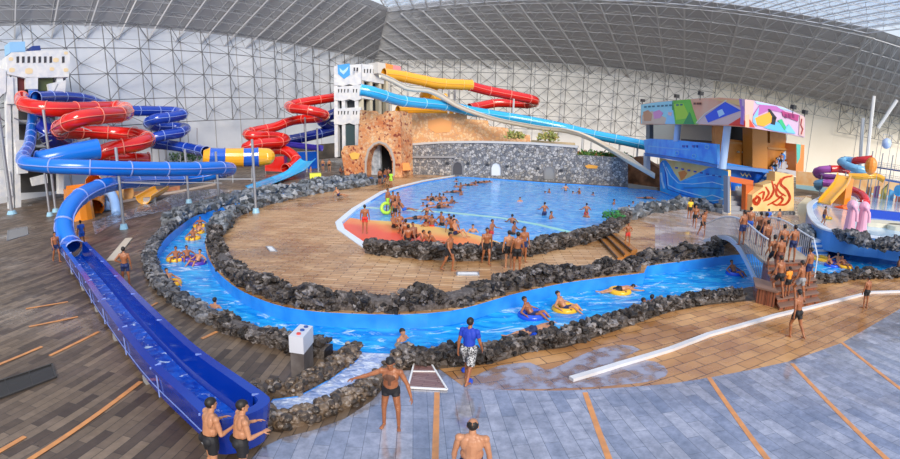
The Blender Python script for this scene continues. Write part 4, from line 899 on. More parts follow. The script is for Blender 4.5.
for i, x_ in enumerate((644, 648, 652, 657, 661, 665, 669, 676, 680)): cp1([(x_, 106.2-i*.28), (x_+2.3, 106-i*.28), (x_+2.2, 107.6-i*.28), (x_, 107.8-i*.28)], (.03, .15, .22), 'lettering', 2.1)
for i, x_ in enumerate((693.5, 696.5, 699)): cp1([(x_, 102.6), (x_+1.9, 102.5), (x_+1.8, 104.5), (x_, 104.6)], (.15, .04, .03), 'lettering', 2.1)
for x_ in (735, 737): pass
wp('corner_stripe', [(739, 99), (742.5, 99.2), (744, 112), (743.5, 125), (740, 124), (741, 112)], P('violet_stripe', (.35, .20, .62), .4), cn, 2.11, .04)
def cp2(pts, c, nm='mural_patch', off=.04): return cs_(nm, pts, P('cq%02d%02d%02d' % tuple(int(q*99) for q in c), c, .45), cn2, off, .04)
cp2([(745, 99.6), (754, 101), (752, 126), (745, 125)], (.78, .48, .42)); cp2([(746, 121), (750, 119.5), (755, 127.5), (746, 126.5)], (.82, .07, .03), off=.06)
cp2([(755, 101.2), (783, 107.3), (794, 112), (757, 104)], (.40, .62, .88)); cp2([(753, 115), (760, 104.5), (776, 106), (789, 114), (770, 110), (757, 116)], (.48, .14, .45), off=.06)
cp2([(753, 117), (759, 107), (757, 126.5), (753, 122)], (.25, .55, .85), off=.07); cp2([(755, 118), (770, 112), (774, 121), (764, 126.5), (757, 125)], (.88, .42, .04), off=.08)
cp2([(764, 127.5), (776, 121.5), (785, 125), (795, 134), (775, 131)], (.12, .50, .85), off=.07); cp2([(778, 120.5), (782, 119), (786.5, 128), (784.5, 130.5)], (.04, .50, .22), off=.09)
cp2([(785, 129), (789, 124), (796, 133.5), (787, 132.5)], (.2, .58, .88), off=.09); cp2([(782, 111), (799, 115), (798, 121.5), (783, 116)], (.42, .05, .20), off=.09)
for p_ in ([(768, 109), (770, 109), (777, 118), (774, 120)], [(772, 117), (776.5, 117.5), (775, 125), (771.5, 124)]): cp2(p_, (.02, .02, .03), off=.1)
for x_ in (785, 788.5, 792): cp2([(x_, 113.8), (x_+2.4, 114.4), (x_+2.4, 118.2), (x_, 117.4)], (.22, .02, .12), 'lettering', .12)
cp2([(800, 115), (804.5, 117), (804, 136.8), (799, 135)], (.66, .45, .42), off=.08); line([(802, 119), (801, 125), (803, 129), (801.5, 134)], .9, P('mural_red', (.4, .05, .05), .4), cs_, cn2, .14)
# canopy roof deck
q = [VP(641, 104, W0, W1, 1.6), VP(745, 99.4, W0, W1, 1.6), D(805, 116.7, X3.to_2d().length), D(805, 116, 62), D(668, 106, 70)]
zc = VP(720, 124, W0, W1, 2).z
mb = MB(); mb.prism([flat(v, zc+.9) for v in q], (0, 0, -.35)); mb.build('canopy_roof', P('canopy_underside', (.35, .38, .42), .6), parent=mu)
# columns
wp('column', [(646, 124), (649.6, 124), (649.6, 139.5), (646, 139)], P('grey_column', (.16, .18, .2), .5), off=.4, th=.5)
wp('column', [(643.5, 152.8), (646.5, 153), (646.5, 171), (643.5, 170.6)], P('pale_column', (.6, .66, .75), .4), off=.6, th=.5)
mcol = mat('light_blue_column', (.38, .55, .85), .4)
for x0, x1, y1 in ((674, 680.5, 141.5), (719.5, 727, 169)):
    xm = (x0+x1)/2; a_, b_ = VP(xm, 124, W0, W1, 1.2), VP(xm-.8, y1, W0, W1, 1.2); rr0 = (x1-x0)/2/517*(Vector((a_.x, a_.y)).length)
    mb = MB(); mb.bar(Vector((b_.x, b_.y, a_.z+.2)), b_, rr0, 16); mb.build('column', mcol, parent=mu)
# wooden upper room
M_WOOD = mat('brown_timber', (.42, .15, .02), .4, col2=(.52, .21, .04), scale=1)
spn('room_wall', [(715, 126), (728, 126), (728, 139), (748, 141.5), (748, 127), (757, 128), (757, 141), (770, 143), (770, 130), (786, 132), (786, 168), (768, 170.5), (728, 166), (715, 160)], M_WOOD, off=-2.4, th=.4)
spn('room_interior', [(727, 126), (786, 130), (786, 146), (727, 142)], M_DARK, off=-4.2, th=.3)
spn('timber_pier', [(752.5, 128.5), (767.5, 130), (767.5, 171.5), (752.5, 170)], mat('timber_pier_brown', (.5, .2, .03), .4), off=-1.0, th=1.2)
spn('timber_frame', [(727.5, 141.5), (768, 144), (768, 146), (727.5, 143.5)], P('timber_edge', (.42, .2, .06), .4), off=-2.2, th=.3)
spn('timber_frame', [(768, 147), (787, 148.5), (787, 150.5), (768, 149)], P('timber_edge', (.42, .2, .06), .4), off=-2.2, th=.3)
wp('back_wall', [(650, 125), (716, 125), (716, 143), (650, 140)], mat('pale_back_wall', (.72, .68, .55), .5), off=-5, th=.3)
wp('counter', [(681, 139), (714, 141), (714, 144.5), (681, 142.5)], P('dark_counter', (.10, .06, .05), .5), off=-.6, th=.6)
for q_ in range(4): spn('lamp_ball', [(739+q_*2.6+1*math.cos(a*PI/3), 152+q_*.2+1*math.sin(a*PI/3)) for a in range(6)], P('silver_ball', (.5, .55, .5), .3, metal=.6), off=-2.2, th=.2) if q_ != 1 else None
spn('base_wall', [(727.5, 164), (768, 170), (776, 172), (760, 190), (750, 214), (728, 214.5)], mat('mural_royal', (.01, .08, .62), .4, col2=(.02, .22, .75), scale=.7), off=-1.6, th=.4)
spn('blue_ledge', [(727.5, 163), (768, 170), (768, 173), (727.5, 168)], P('ledge_blue', (.04, .3, .8), .4), off=-1.0, th=.6)
line([(741, 173), (743, 176), (745, 173), (747, 177), (749, 173.5), (751, 177)], .6, P('yellow_script', (.85, .75, .3), .4), spn, mu, -1.3)
line([(729, 203), (735, 199), (742, 197)], .6, WV_L, spn, mu, -1.5); line([(738, 186), (740, 190), (738.5, 193)], .7, WV_W, spn, mu, -1.5)
# orange gate
gt = thing('gate_frame', 'orange rust-coloured gate frame beside the wave mural', 'gate', flat(VP(750, 213, S0, S1_, .6), 0))
M_GATE = mat('rust_orange_paint', (.62, .14, .03), .4)
spn('beam', [(728.5, 176), (753.5, 180.5), (753, 186), (728.5, 181.5)], M_GATE, gt, .6, .5); spn('leg', [(746, 184), (753.5, 185), (752.5, 214), (745.5, 213)], M_GATE, gt, .6, .5); spn('leg', [(727.8, 176), (730, 176.3), (730, 213.5), (727.8, 213)], P('grey_blue_post', (.2, .25, .35), .4), gt, .7, .5)
# calligraphy wall
cg = thing('calligraphy_wall', 'ochre wall with big red brush calligraphy beside the stairs', 'mural wall', flat(VP(775, 213, S0, S1_, 1.2), 0))
cgw = spn('wall_face', [(751.5, 212.5), (752.5, 195), (756, 192), (763, 187.5), (763, 185), (769, 183.5), (775, 181), (775, 171.5), (784, 173), (793.5, 175), (794, 212)], mat('ochre_mural', (.85, .50, .18), .5, col2=(.88, .62, .28), scale=.5), cg, 1.2, 1.0)
spn('base', [(751, 211.5), (795, 211), (795, 222), (752, 222.5)], M_GST, cg, 1.3, 1.2)
RED = P('calligraphy_red', (.72, .07, .01), .4)
def stroke(pts, w0):
    n_ = len(pts)
    pp = smooth_path([Vector((a, b, 0)) for a, b in pts], 1.2)
    for i, (a, b) in enumerate(zip(pp, pp[1:])):
        line([(a.x, a.y), (b.x, b.y)], w0*(.55+.45*math.sin(PI*(i+.5)/len(pp))), RED, spn, cgw, 1.26)
stroke([(792, 176), (784, 178), (781, 184), (787, 190), (790, 198), (786, 204), (780, 205)], 2.4)
stroke([(781, 179), (777, 187), (777, 195), (783, 199), (778, 205), (772, 203)], 2.0)
stroke([(772, 181), (774, 190), (770, 198), (764, 201)], 2.0); stroke([(766, 187), (769, 193), (765, 200)], 1.8); stroke([(757, 196), (760, 199), (757, 204), (754, 201), (757, 197)], 3.2); stroke([(759, 194), (764, 192), (763, 199)], 1.8); stroke([(784, 194), (777, 200), (768, 205)], 1.6); stroke([(775, 184), (780, 192), (786, 196)], 1.6)
# side panel with teal and orange
spn('side_mural', [(796, 144), (804.5, 145), (803.5, 171.5), (796, 171)], P('side_orange', (.80, .25, .06), .5), off=-1, th=1.5); spn('side_mural_top', [(796.5, 144), (801, 144.6), (800, 158), (797, 164)], P('side_teal', (.1, .5, .42), .5), off=-.95, th=.2)
# stairs
sr_ = thing('staircase', 'grey staircase with blue and white zigzag side climbing to the timber room', 'stairs', G(745, 214))
for i in range(9):
    f0 = i/9; c = VP(735+f0*22, 211-f0*17, S0, S1_, -.2-.0*i); zt_ = .25+.42*i
    mb = MB(); mb.box((c.x, c.y+i*.35, zt_/2), (3.4, .9, zt_), .08); mb.build('step', P('grey_step', (.32, .34, .38), .6), parent=sr_)
for i in range(12):
    f0 = i/11; x_, y_ = 763+f0*24, 187-f0*32
    spn('tread', [(x_-2, y_), (x_+9-f0*2, y_+1), (x_+9-f0*2, y_+4), (x_-2, y_+3.2)], P('stair_grey', (.45, .45, .48), .6), sr_, -.4-.2*i, .8)
    spn('zigzag_side', [(x_-4, y_-1), (x_-1, y_-4.5), (x_+1, y_-1.5), (x_-1, y_+4), (x_-4, y_+4)], P('zz_white', (.6, .72, .85), .4) if i % 2 else P('zz_blue', (.04, .25, .75), .4), sr_, -.1-.2*i, .3)
spn('stair_wall', [(775, 171), (796, 150), (796, 176), (775, 173)], P('grey_stair_wall', (.5, .49, .5), .6), sr_, -3, .4)
# floodlights on the canopy
for lab, x_, y_, pl in (('leftmost', 642.5, 103, 0), ('second from left', 676.5, 99, 0), ('above the green mural patch', 700.5, 96.5, 0), ('above the lilac mural', 793, 110.5, 1), ('at the right tip', 804.5, 115.5, 1)):
    c = VP(x_, y_, W0, W1, 2.0) if pl == 0 else VP(x_, y_, X2, X3, 0)
    t = thing('floodlight', 'small black floodlight on the mural canopy, %s' % lab, 'floodlight', c); mb = MB(); mb.box(c+Vector((0, 0, .3)), (.45, .35, .35), .3); mb.build('housing', P('flood_black', (.03, .03, .03), .4), parent=t); mb = MB(); mb.bar(c-Vector((0, 0, .35)), c+Vector((0, 0, .25)), .05); mb.build('bracket', P('flood_black', (.03, .03, .03), .4), parent=t)

# ------------------------------------------------------------------ bridge with steps
br = thing('footbridge', 'small arched footbridge with pale railings crossing the lazy river', 'bridge', Vector((14.7, 23, 0)))
def deck_height(t): return .06+1.34*math.sin(t/.65*PI/2) if t < .65 else 1.17+.23*(.5+.5*math.cos((t-.65)/.35*PI))
def bl_(t): # left edge of the deck, t = 0 at the island, 1 at the steps
    return Vector((15.3-2.3*t, 27.9-9.9*t, deck_height(t)))
WD = 2.8
NB = 24; mb = MB(); L_ = [bl_(i/NB) for i in range(NB+1)]
for i in range(NB):
    a, b = L_[i], L_[i+1]; w_ = Vector((WD, .25, 0)); d_ = Vector((0, 0, -.16))
    mb.add([a, b, b+w_, a+w_, a+d_, b+d_, b+w_+d_, a+w_+d_], [(0, 1, 2, 3), (7, 6, 5, 4), (0, 4, 5, 1), (3, 2, 6, 7), (0, 3, 7, 4), (1, 5, 6, 2)])
mb.build('deck', mat('bridge_deck', (.42, .33, .24), .5, col2=(.52, .42, .3), scale=3), parent=br)
for sd, nm in ((0, 'left'), (1, 'right')):
    off = Vector((WD*sd, .25*sd, 0)); mb = MB()
    for i in range(NB):
        t0, t1 = i/NB, (i+1)/NB
        def low(t): return deck_height(t)-.04-1.15*max(0, (t-.42)/.58)**1.7
        a, b = L_[i]+off, L_[i+1]+off
        q = [flat(a, low(t0)), flat(b, low(t1)), flat(b, low(t1)-.24), flat(a, low(t0)-.24)]; mb.prism(q, (-.12 if sd == 0 else .12, 0, 0))
    mb.build('side_beam', mat('pale_blue_beam', (.50, .60, .75), .4) if sd == 0 else bpy.data.materials['pale_blue_beam'], parent=br)
    rl_ = MB()
    for i in range(NB): rl_.bar(L_[i]+off+Vector((0, 0, 1.0)), L_[i+1]+off+Vector((0, 0, 1.0)), .045, 6)
    rl_.build('handrail', P('rail_white', (.68, .72, .78), .35), parent=br)
    for k in range(48):
        c = bl_(k/47)+off; mb = MB(); mb.bar(flat(c, low(k/47)), c+Vector((0, 0, 1.0)), .024, 4); mb.build('baluster', P('baluster_grey', (.30, .31, .35), .4), parent=br)
stp = thing('bridge_steps', 'brown brick steps leading up to the arched footbridge', 'steps', Vector((13, 16.5, 0)))
SA, SB = (Vector((11.76, 14.96, 0)), Vector((14.05, 15.34, 0))), (Vector((12.95, 18.05, 0)), Vector((15.85, 18.3, 0)))
M_STB = brickmat('step_brick', (.26, .07, .035), (.34, .12, .06), (.07, .03, .02), .3, .1, 0, .01)
NS = 7
for i in range(NS):
    f0, f1 = i/NS, 1; zt_ = 1.17*(i+1)/NS
    a, b = SA[0].lerp(SB[0], f0), SA[1].lerp(SB[1], f0); c, d = SA[0].lerp(SB[0], (i+1)/NS), SA[1].lerp(SB[1], (i+1)/NS)
    mb = MB(); mb.prism([a, b, d, c], (0, 0, zt_-.05)); st_ = mb.build('step', M_STB, parent=stp)
    mb = MB(); a2, b2 = a+Vector((-.04, -.06, 0)), b+Vector((.04, -.06, 0)); mb.prism([flat(q_, zt_) for q_ in (a2, b2, d, c)], (0, 0, -.05)); mb.build('tread', P('tread_brown', (.24, .14, .10), .4), parent=st_)
mb = MB(); mb.prism([Vector((11.35, 16.0, 0)), Vector((11.75, 15.3, 0)), Vector((12.3, 16.4, 0)), Vector((12.0, 17.2, 0))], (0, 0, .62)); mb.build('pier', M_STB, parent=stp)
mb = MB(); mb.prism([Vector((11.25, 16.0, .62)), Vector((11.75, 15.2, .62)), Vector((12.4, 16.4, .62)), Vector((12.0, 17.35, .62))], (0, 0, .07)); mb.build('pier_cap', P('tread_brown', (.24, .14, .10), .4), parent=stp)
mb = MB(); mb.bar(Vector((15.8, 18.2, 2.1)), Vector((15.1, 17.0, 1.6)), .035, 6); mb.build('handrail', P('rail_white', (.68, .72, .78), .35), parent=stp)
mb = MB(); mb.bar(Vector((15.1, 17.0, .5)), Vector((15.1, 17.0, 1.6)), .03, 6); mb.build('rail_post', P('rail_white', (.68, .72, .78), .35), parent=stp)

# island steps (right of the wave pool beach rocks)
ist = thing('deck_steps', 'three long low brown steps in the deck right of the beach rocks', 'steps', G(622, 248))
for i, (a, b, c, d) in enumerate([((600, 241), (606, 240), (624, 259), (617, 260)), ((606, 240), (611, 239), (631, 257), (624, 258.5)), ((611, 239), (616, 238), (637, 255), (631, 256.5))]):
    mb = MB(); mb.prism([flat(G(*q_), .10*(i+1)) for q_ in (a, b, c, d)], (0, 0, -.09*(i+1))); s0 = mb.build('step', P('wet_brown_step', (.42, .17, .04), .2), parent=ist)
    A_, B_ = G(*a), G(*d); mb = MB(); mb.bar(flat(A_, .10*(i+1)+.01), flat(B_, .10*(i+1)+.01), .05); mb.build('step_edge', P('dark_nosing', (.06, .03, .015), .4), parent=s0)

# blue pool steps
pst = thing('pool_steps', 'blue and white steps descending into the river pool behind the bridge', 'steps', G(820, 250))
for i in range(8):
    f0 = i/7; a, b, c, d = [G(x_, y_, z_) for x_, y_, z_ in ((812-0*f0, 238+f0*16, .55-f0*.95), (826+f0*3, 238+f0*16, .55-f0*.95), (826+f0*3, 240.6+f0*16, .55-f0*.95), (812, 240.6+f0*16, .55-f0*.95))]
    mb = MB(); mb.prism([a, b, c, d], (0, 0, -.16)); mb.build('step', P('step_white', (.62, .72, .8), .4) if i % 2 == 0 else P('step_blue', (.03, .25, .7), .4), parent=pst)

# ------------------------------------------------------------------ children pool
bank = px([(829, 242.5), (850, 252), (880, 257), (905, 258), (960, 262), (1000, 240), (930, 236), (880, 234), (840, 230), (826, 228)])
tag(fill2d('floor_bank', [[tuple(p[:2]) for p in bank]], .6, BLUE_WALL, thick=1.2), kind='structure')
kz = 1.0
KP = [(823, 197), (811, 204), (810, 212), (813, 219), (818, 225), (826, 230), (840, 233), (856, 235.5), (880, 238.5), (930, 243), (1010, 235), (990, 200), (900, 193), (860, 190)]
kpts = sm(KP, 1.5, 1.3)
M_KIDS = mat('pale_blue_pool_floor', (.30, .55, .80), .15, col2=(.50, .70, .90), scale=.5, coat=.4)
kf = fill2d('pool_deck', [[tuple(p[:2]) for p in kpts]], kz, M_KIDS, thick=.95)
tag(kf, kind='structure')
mb = MB(); sweep(mb, smooth_path(kpts+[kpts[0]], 3), [(-.2, -1.3), (-.2, 0), (.2, 0), (.2, -1.3)]); tag(mb.build('trim_20', mat('pool_rim_blue', (.10, .33, .75), .35)), kind='structure')
mb = MB(); sweep(mb, smooth_path([p+Vector((0, 0, .06)) for p in kpts+[kpts[0]]], 3), [(-.28, -.06), (-.28, .06), (.28, .06), (.28, -.06)]); tag(mb.build('trim_21', P('rim_white', (.72, .80, .88), .35)), kind='structure')
K = lambda x, y: G(x, y, kz)
pth = px([(797, 206), (806, 197), (812, 199), (808, 210), (808, 220), (813, 233), (806, 236), (800, 226)]); fill2d('floor_cream_path', [[tuple(p[:2]) for p in pth]], .04, P('cream_path', (.85, .72, .48), .4), thick=.03)
ks = thing('spiral_slide', 'multicoloured spiral tube slide in red, pale blue and purple above the children pool', 'slide', D(845, 190, 84))
def cpart(nm, pts, r, m_, parent): mb = MB(); tube(mb, DP(pts), r, ring=1.8, step=.8); return mb.build(nm, [m_, m_], parent=parent, smooth=True)
M_PU = mat('purple_fibreglass', (.42, .10, .42), .2, coat=.4); M_SK = mat('pale_blue_fibreglass', (.22, .52, .78), .2, coat=.4)
cpart('red_section', [(872, 159, 84), (862, 160, 84), (854, 161, 85)], .62, M_TR, ks)
cpart('pale_blue_section', [(854, 161, 85), (845, 160, 86), (841, 162, 84), (848, 166, 82), (858, 169, 81), (866, 171, 82), (858, 173, 84), (850, 171, 84)], .62, M_SK, ks)
cpart('red_section', [(850, 171, 84), (840, 169, 83), (830, 169, 82)], .6, M_TR, ks)
cpart('purple_section', [(830, 169, 82), (820, 170, 82), (816, 173, 84), (824, 177, 86), (838, 178, 86), (842, 181, 84), (832, 183, 82), (824, 183, 82)], .6, M_PU, ks)
cpart('pale_blue_section', [(824, 183, 82), (817, 183.5, 83), (819, 187, 84)], .6, M_SK, ks)
posts([(D(x_, y_, 83), flat(D(x_, y_, 83), 0)) for x_, y_ in ((822, 175), (846, 172), (862, 171), (836, 183))], .09, M_STEEL, ks)
k2 = thing('tube_slide', 'small yellow tube slide running right of the big yellow slide', 'slide', D(860, 190, 80)); cpart('tube', [(849, 176, 79), (862, 176.5, 79), (876, 176, 80), (884, 180, 80)], .5, M_TY, k2); posts([(D(x_, 178, 79.5), flat(D(x_, 178, 79.5), 0)) for x_ in (852, 872)], .08, M_STEEL, k2)
k3 = thing('open_slide', 'wide yellow open slide in the children pool', 'slide', K(823, 204))
ya, yb = K(825, 205), None; dy = K(825, 205).to_2d().length
mb = MB(); path = smooth_path([D(844, 177, dy+4), D(840, 186, dy+2.5), D(832, 195, dy+.8), D(824, 204, dy-.4)], .8); sweep(mb, path, [(-.85, .0), (-.85, .45), (-.7, .45), (-.7, .12), (.7, .12), (.7, .45), (.85, .45), (.85, 0)]); mb.build('chute', M_TY, parent=k3)
mb = MB(); c = D(844, 186, dy+4.5); mb.box((c.x, c.y, (c.z+kz)/2), (1.5, 1.5, c.z-kz+2), .3); mb.build('tower', M_TO, parent=k3)
k4 = thing('tube_slide', 'short red curved tube slide with a flat red runout in the children pool', 'slide', K(852, 208)); d4 = K(862, 206).to_2d().length
cpart('tube', [(849, 190, d4+4), (857, 193, d4+3), (864, 198, d4+1), (865, 203, d4), (861, 206, d4-1)], .62, M_TR, k4)
mb = MB(); path = smooth_path([K(862, 207)+Vector((0, 0, .3)), K(852, 208)+Vector((0, 0, .2)), K(842, 209)+Vector((0, 0, .1))], .8); sweep(mb, path, upath(.8, depth=.12)); mb.build('runout', M_TR, parent=k4)
def elephant(lab, x_, y_):
    c = K(x_, y_); t = thing('elephant_post', lab, 'pool ornament', c); M_PK = P('pink_fibreglass', (.82, .42, .55), .3)
    mb = MB(); mb.bar(c, c+Vector((0, 0, 2.0)), .42, 12, r2=.3); mb.ell(c+Vector((0, 0, 2.1)), .38, .42, .4); mb.build('body', M_PK, parent=t)
    mb = MB(); tube(mb, [c+Vector((-.2, -.3, 2.1)), c+Vector((-.25, -.75, 1.8)), c+Vector((-.25, -.85, 1.2))], .11, step=.2, seam=False, ring=9, cap=2); mb.build('trunk', [M_PK, M_PK], parent=t)
elephant('left pink column flanking the small white slide in the children pool', 848, 236); elephant('right pink column flanking the small white slide in the children pool', 860, 237)
t = thing('open_slide', 'small white slide between two pink columns in the children pool', 'slide', K(854, 236)); mb = MB(); sweep(mb, smooth_path([K(854, 238)+Vector((0, 0, .1)), K(855, 228)+Vector((0, 0, .8)), K(857, 219)+Vector((0, 0, 1.5))], .5), [(-.3, 0), (-.3, .3), (-.22, .3), (-.22, .08), (.22, .08), (.22, .3), (.3, .3), (.3, 0)]); mb.build('chute', M_WHITE, parent=t); mb = MB(); c = K(857, 222); mb.box(c+Vector((0, 0, .5)), (.5, .5, 1.0)); mb.build('support', M_WHITE, parent=t)
t = thing('low_wall', 'deep blue low wall across the children pool', 'wall', K(882, 218)); mb = MB(); a, b = K(862, 217), K(915, 222); mb.prism([a, b, b+Vector((0, 0, .8)), a+Vector((0, 0, .8))], (.2, .5, 0)); mb.build('panel', P('royal_blue_wall', (.01, .06, .45), .3), parent=t)
for lab, x_, y_, w_ in (('cream curved ledge at the right edge of the children pool', 886, 226, 3.0), ('cream block beside the curved ledge of the children pool', 905, 230, 2.0)):
    t = thing('ledge', lab, 'ledge', K(x_, y_)); mb = MB(); mb.prism([K(x_, y_)+Vector((w_*math.cos(a*PI/8), 1.2*math.sin(a*PI/8), 0)) for a in range(16)], (0, 0, .35)); mb.build('slab', P('cream_ledge', (.72, .66, .5), .5), parent=t)
# play structure
ps = thing('play_structure', 'tall play tower with grey railings and platforms at the right edge', 'play structure', D(888, 200, 72))
bx = [(866, 196), (876, 198), (886, 200), (897, 202), (905, 204)]
for i, (a, b) in enumerate(bx):
    g0 = K(a, b); mb = MB(); mb.bar(g0, flat(g0, D(a, 150+i*2, g0.to_2d().length).z), .1, 8); mb.build('post', M_STEEL, parent=ps)
for lv, (y0, m_) in enumerate(((186, P('deck_blue', (.05, .2, .6), .4)), (172, P('deck_navy', (.03, .06, .28), .4)))):
    q_ = [flat(K(a, b), 0) for a, b in bx]; z_ = 1+(200-y0)*.13+1.2
    mb = MB(); mb.prism([flat(p_, z_) for p_ in q_]+[flat(p_+Vector((3, 4, 0)), z_) for p_ in reversed(q_)], (0, 0, .25)); dk = mb.build('platform', m_, parent=ps)
    mb = MB()
    for a, b in zip(q_, q_[1:]):
        for hh in (.4, .7, 1.0): mb.bar(flat(a, z_+hh), flat(b, z_+hh), .035)
        for k in range(6): c = a.lerp(b, k/6); mb.bar(flat(c, z_), flat(c, z_+1), .025)
    mb.build('railing', M_STEEL, parent=dk)
cols = ((.85, .35, .08), (.5, .1, .35), (.85, .6, .1), (.1, .4, .7), (.78, .12, .05), (.1, .45, .3))
for i in range(6):
    a = K(866+i*7.5, 196+i*1.4); mb = MB(); mb.prism([a, a+Vector((1.5, .3, 0)), a+Vector((1.5, .3, 1.5+.5*(i % 3))), a+Vector((0, 0, 1.5+.3*(i % 2)))], (0, .2, 0)); mb.build('coloured_panel', P('pp%d' % i, cols[i], .4), parent=ps)
mb = MB(); a = D(871, 166, 73); mb.ell(a, .9, .9, 1.3); mb.build('orange_dome', M_TO, parent=ps)
mb = MB(); c = K(895, 206); mb.bar(c+Vector((0, 0, 2.2)), c+Vector((4, -.5, 2.2)), .8, 14); mb.build('blue_drum', M_TC, parent=ps)
t = thing('globe_ornament', 'pale blue ball on a tall frame above the play tower', 'ornament', K(886, 200)); c = D(886.5, 143.5, 72); mb = MB(); mb.ell(c, .68, .68, .75, seg=20, rings=14); mb.build('ball', mat('ball_blue', (.40, .52, .78), .3, col2=(.6, .68, .85), scale=1), parent=t, smooth=True)
mb = MB()
for dx in (-.9, .9): mb.bar(c+Vector((dx, 0, 1.2)), Vector((c.x+dx, c.y, 1)), .05)
mb.bar(c+Vector((-.9, 0, 1.2)), c+Vector((.9, 0, 1.2)), .05); mb.build('frame', M_STEEL, parent=t)
# white roof props and far orange fence
pr = thing('roof_prop', 'white slanting roof prop and post at the right of the hall', 'prop', flat(D(866, 170, 100), 0))
posts([(flat(D(867, 170, 100), 0), D(874, 96, 100)), (D(878, 128, 100), D(897, 100, 100)), (flat(D(862, 170, 101), 0), D(863, 118, 101))], .35, P('prop_white', (.72, .72, .70), .4), pr)
fe = thing('mural_fence', 'long low orange painted wall behind the children pool', 'wall', flat(D(840, 190, 98), 0))
A, B = D(794, 170, 96), D(905, 180, 96); panel('panel', [(796, 171), (818, 173), (850, 176), (905, 184), (905, 203), (850, 194), (796, 188)], A, B, mat('orange_sand_mural', (.85, .42, .14), .5, col2=(.88, .6, .32), scale=.6), fe); panel('base_band', [(796, 184.5), (820, 187), (850, 190), (905, 198), (905, 206), (850, 197), (796, 190)], A, B, P('pale_teal_band', (.42, .66, .68), .5), fe, .3)

# toddler slides behind the long blue tube
tg = thing('toddler_slide', 'orange toddler slide tower behind the curve of the blue tube', 'slide', G(82, 219))
dd = 37
mb = MB(); c = G(80, 219); mb.bar(c, flat(c, 2.6), 1.25, 14, r2=1.1); mb.build('drum', M_TO, parent=tg)
mb = MB(); tube(mb, [flat(G(97, 212), 2.6), flat(G(101, 209), 1.9), flat(G(96, 214), .6)], .75, seam=False, ring=9); mb.build('tube', [M_TO, M_TO], parent=tg, smooth=True)
mb = MB(); mb.prism([D(66, 186, 42), D(84, 184, 42), D(88, 190, 42), D(66, 195, 42)], (0, 1, 0)); mb.build('roof', M_TO, parent=tg)
mb = MB(); mb.bar(flat(G(66, 216), 0), D(66, 190, 42.3), .12, 6); mb.build('post', M_TO, parent=tg)
mb = MB(); mb.bar(flat(G(88, 212), 0), D(87, 188, 42.3), .12, 6); mb.build('post', M_TO, parent=tg)
ea = thing('arch_ornament', 'pale blue arch-shaped ornament left of the far yellow half pipe', 'pool ornament', G(112, 214)); mb = MB(); tube(mb, [G(106, 211), flat(G(107, 210), 1.2), flat(G(111, 211), 1.7), flat(G(115, 212), 1.2), G(117, 215)], .42, seam=False, ring=9, cap=2); mb.build('arch', [P('pale_blue_arch', (.30, .5, .85), .3)]*2, parent=ea, smooth=True)
yh = thing('open_slide', 'small yellow half-pipe slide lying on the slate under the long blue tube', 'slide', G(148, 203)); mb = MB(); sweep(mb, smooth_path([flat(G(144, 204), .75), flat(G(163, 197), 1.2)], .8), upath(.8)); mb.build('chute', M_TY, parent=yh); mb = MB(); mb.box(flat(G(150, 202), .22), (1.2, .8, .44), .5); mb.build('cradle', M_STEEL, parent=yh)
y2 = thing('open_slide', 'small ochre barrel slide piece behind the steel pole', 'slide', G(125, 202)); mb = MB(); tube(mb, [flat(G(116, 201), .8), flat(G(129, 201), .8)], .8, seam=False, ring=9); mb.build('barrel', [mat('ochre_fibreglass', (.85, .5, .2), .3)]*2, parent=y2, smooth=True)
rdp = thing('low_wall', 'low rust-red wall panel behind the toddler slides', 'wall', G(130, 196)); A, B = G(100, 200), G(215, 186); panel('panel', [(108, 195), (160, 189), (180, 186), (180, 190), (160, 195), (108, 203)], A, B, mat('rusty_red_panel', (.5, .15, .08), .6, col2=(.55, .3, .15), scale=2), rdp)
kr = thing('kerb', 'pale kerb line curving across the slate below the toddler slides', 'kerb', G(110, 215)); mb = MB(); sweep(mb, smooth_path([G(70, 217), G(100, 208), G(140, 199), G(185, 191), G(215, 185)], 1.5), [(-.08, 0), (-.08, .2), (.08, .2), (.08, 0)]); mb.build('edge', P('pale_kerb', (.6, .5, .42), .5), parent=kr)
# far low hedge of clutter left of the castle: dark openings and low walls
lw = thing('low_wall', 'long dark low wall at the foot of the hall behind the spirals', 'wall', D(240, 160, 92)); A, B = D(150, 160, 86), D(335, 150, 95); panel('wall_face', [(205, 152), (270, 149), (335, 143), (335, 158), (270, 165), (205, 170)], A, B, mat('dark_stone', (.07, .06, .05), .8, col2=(.16, .13, .10), scale=.5), lw)  # dark brown stone tones mixed by noise
leafy('hedge', 'dark green hedge strip left of the striped tube', flat(D(186, 158, 80), 2.2), 3.2, 300, [(.03, .09, .03), (.08, .16, .06)], 70, 'hedge', .5, leaf=.5)

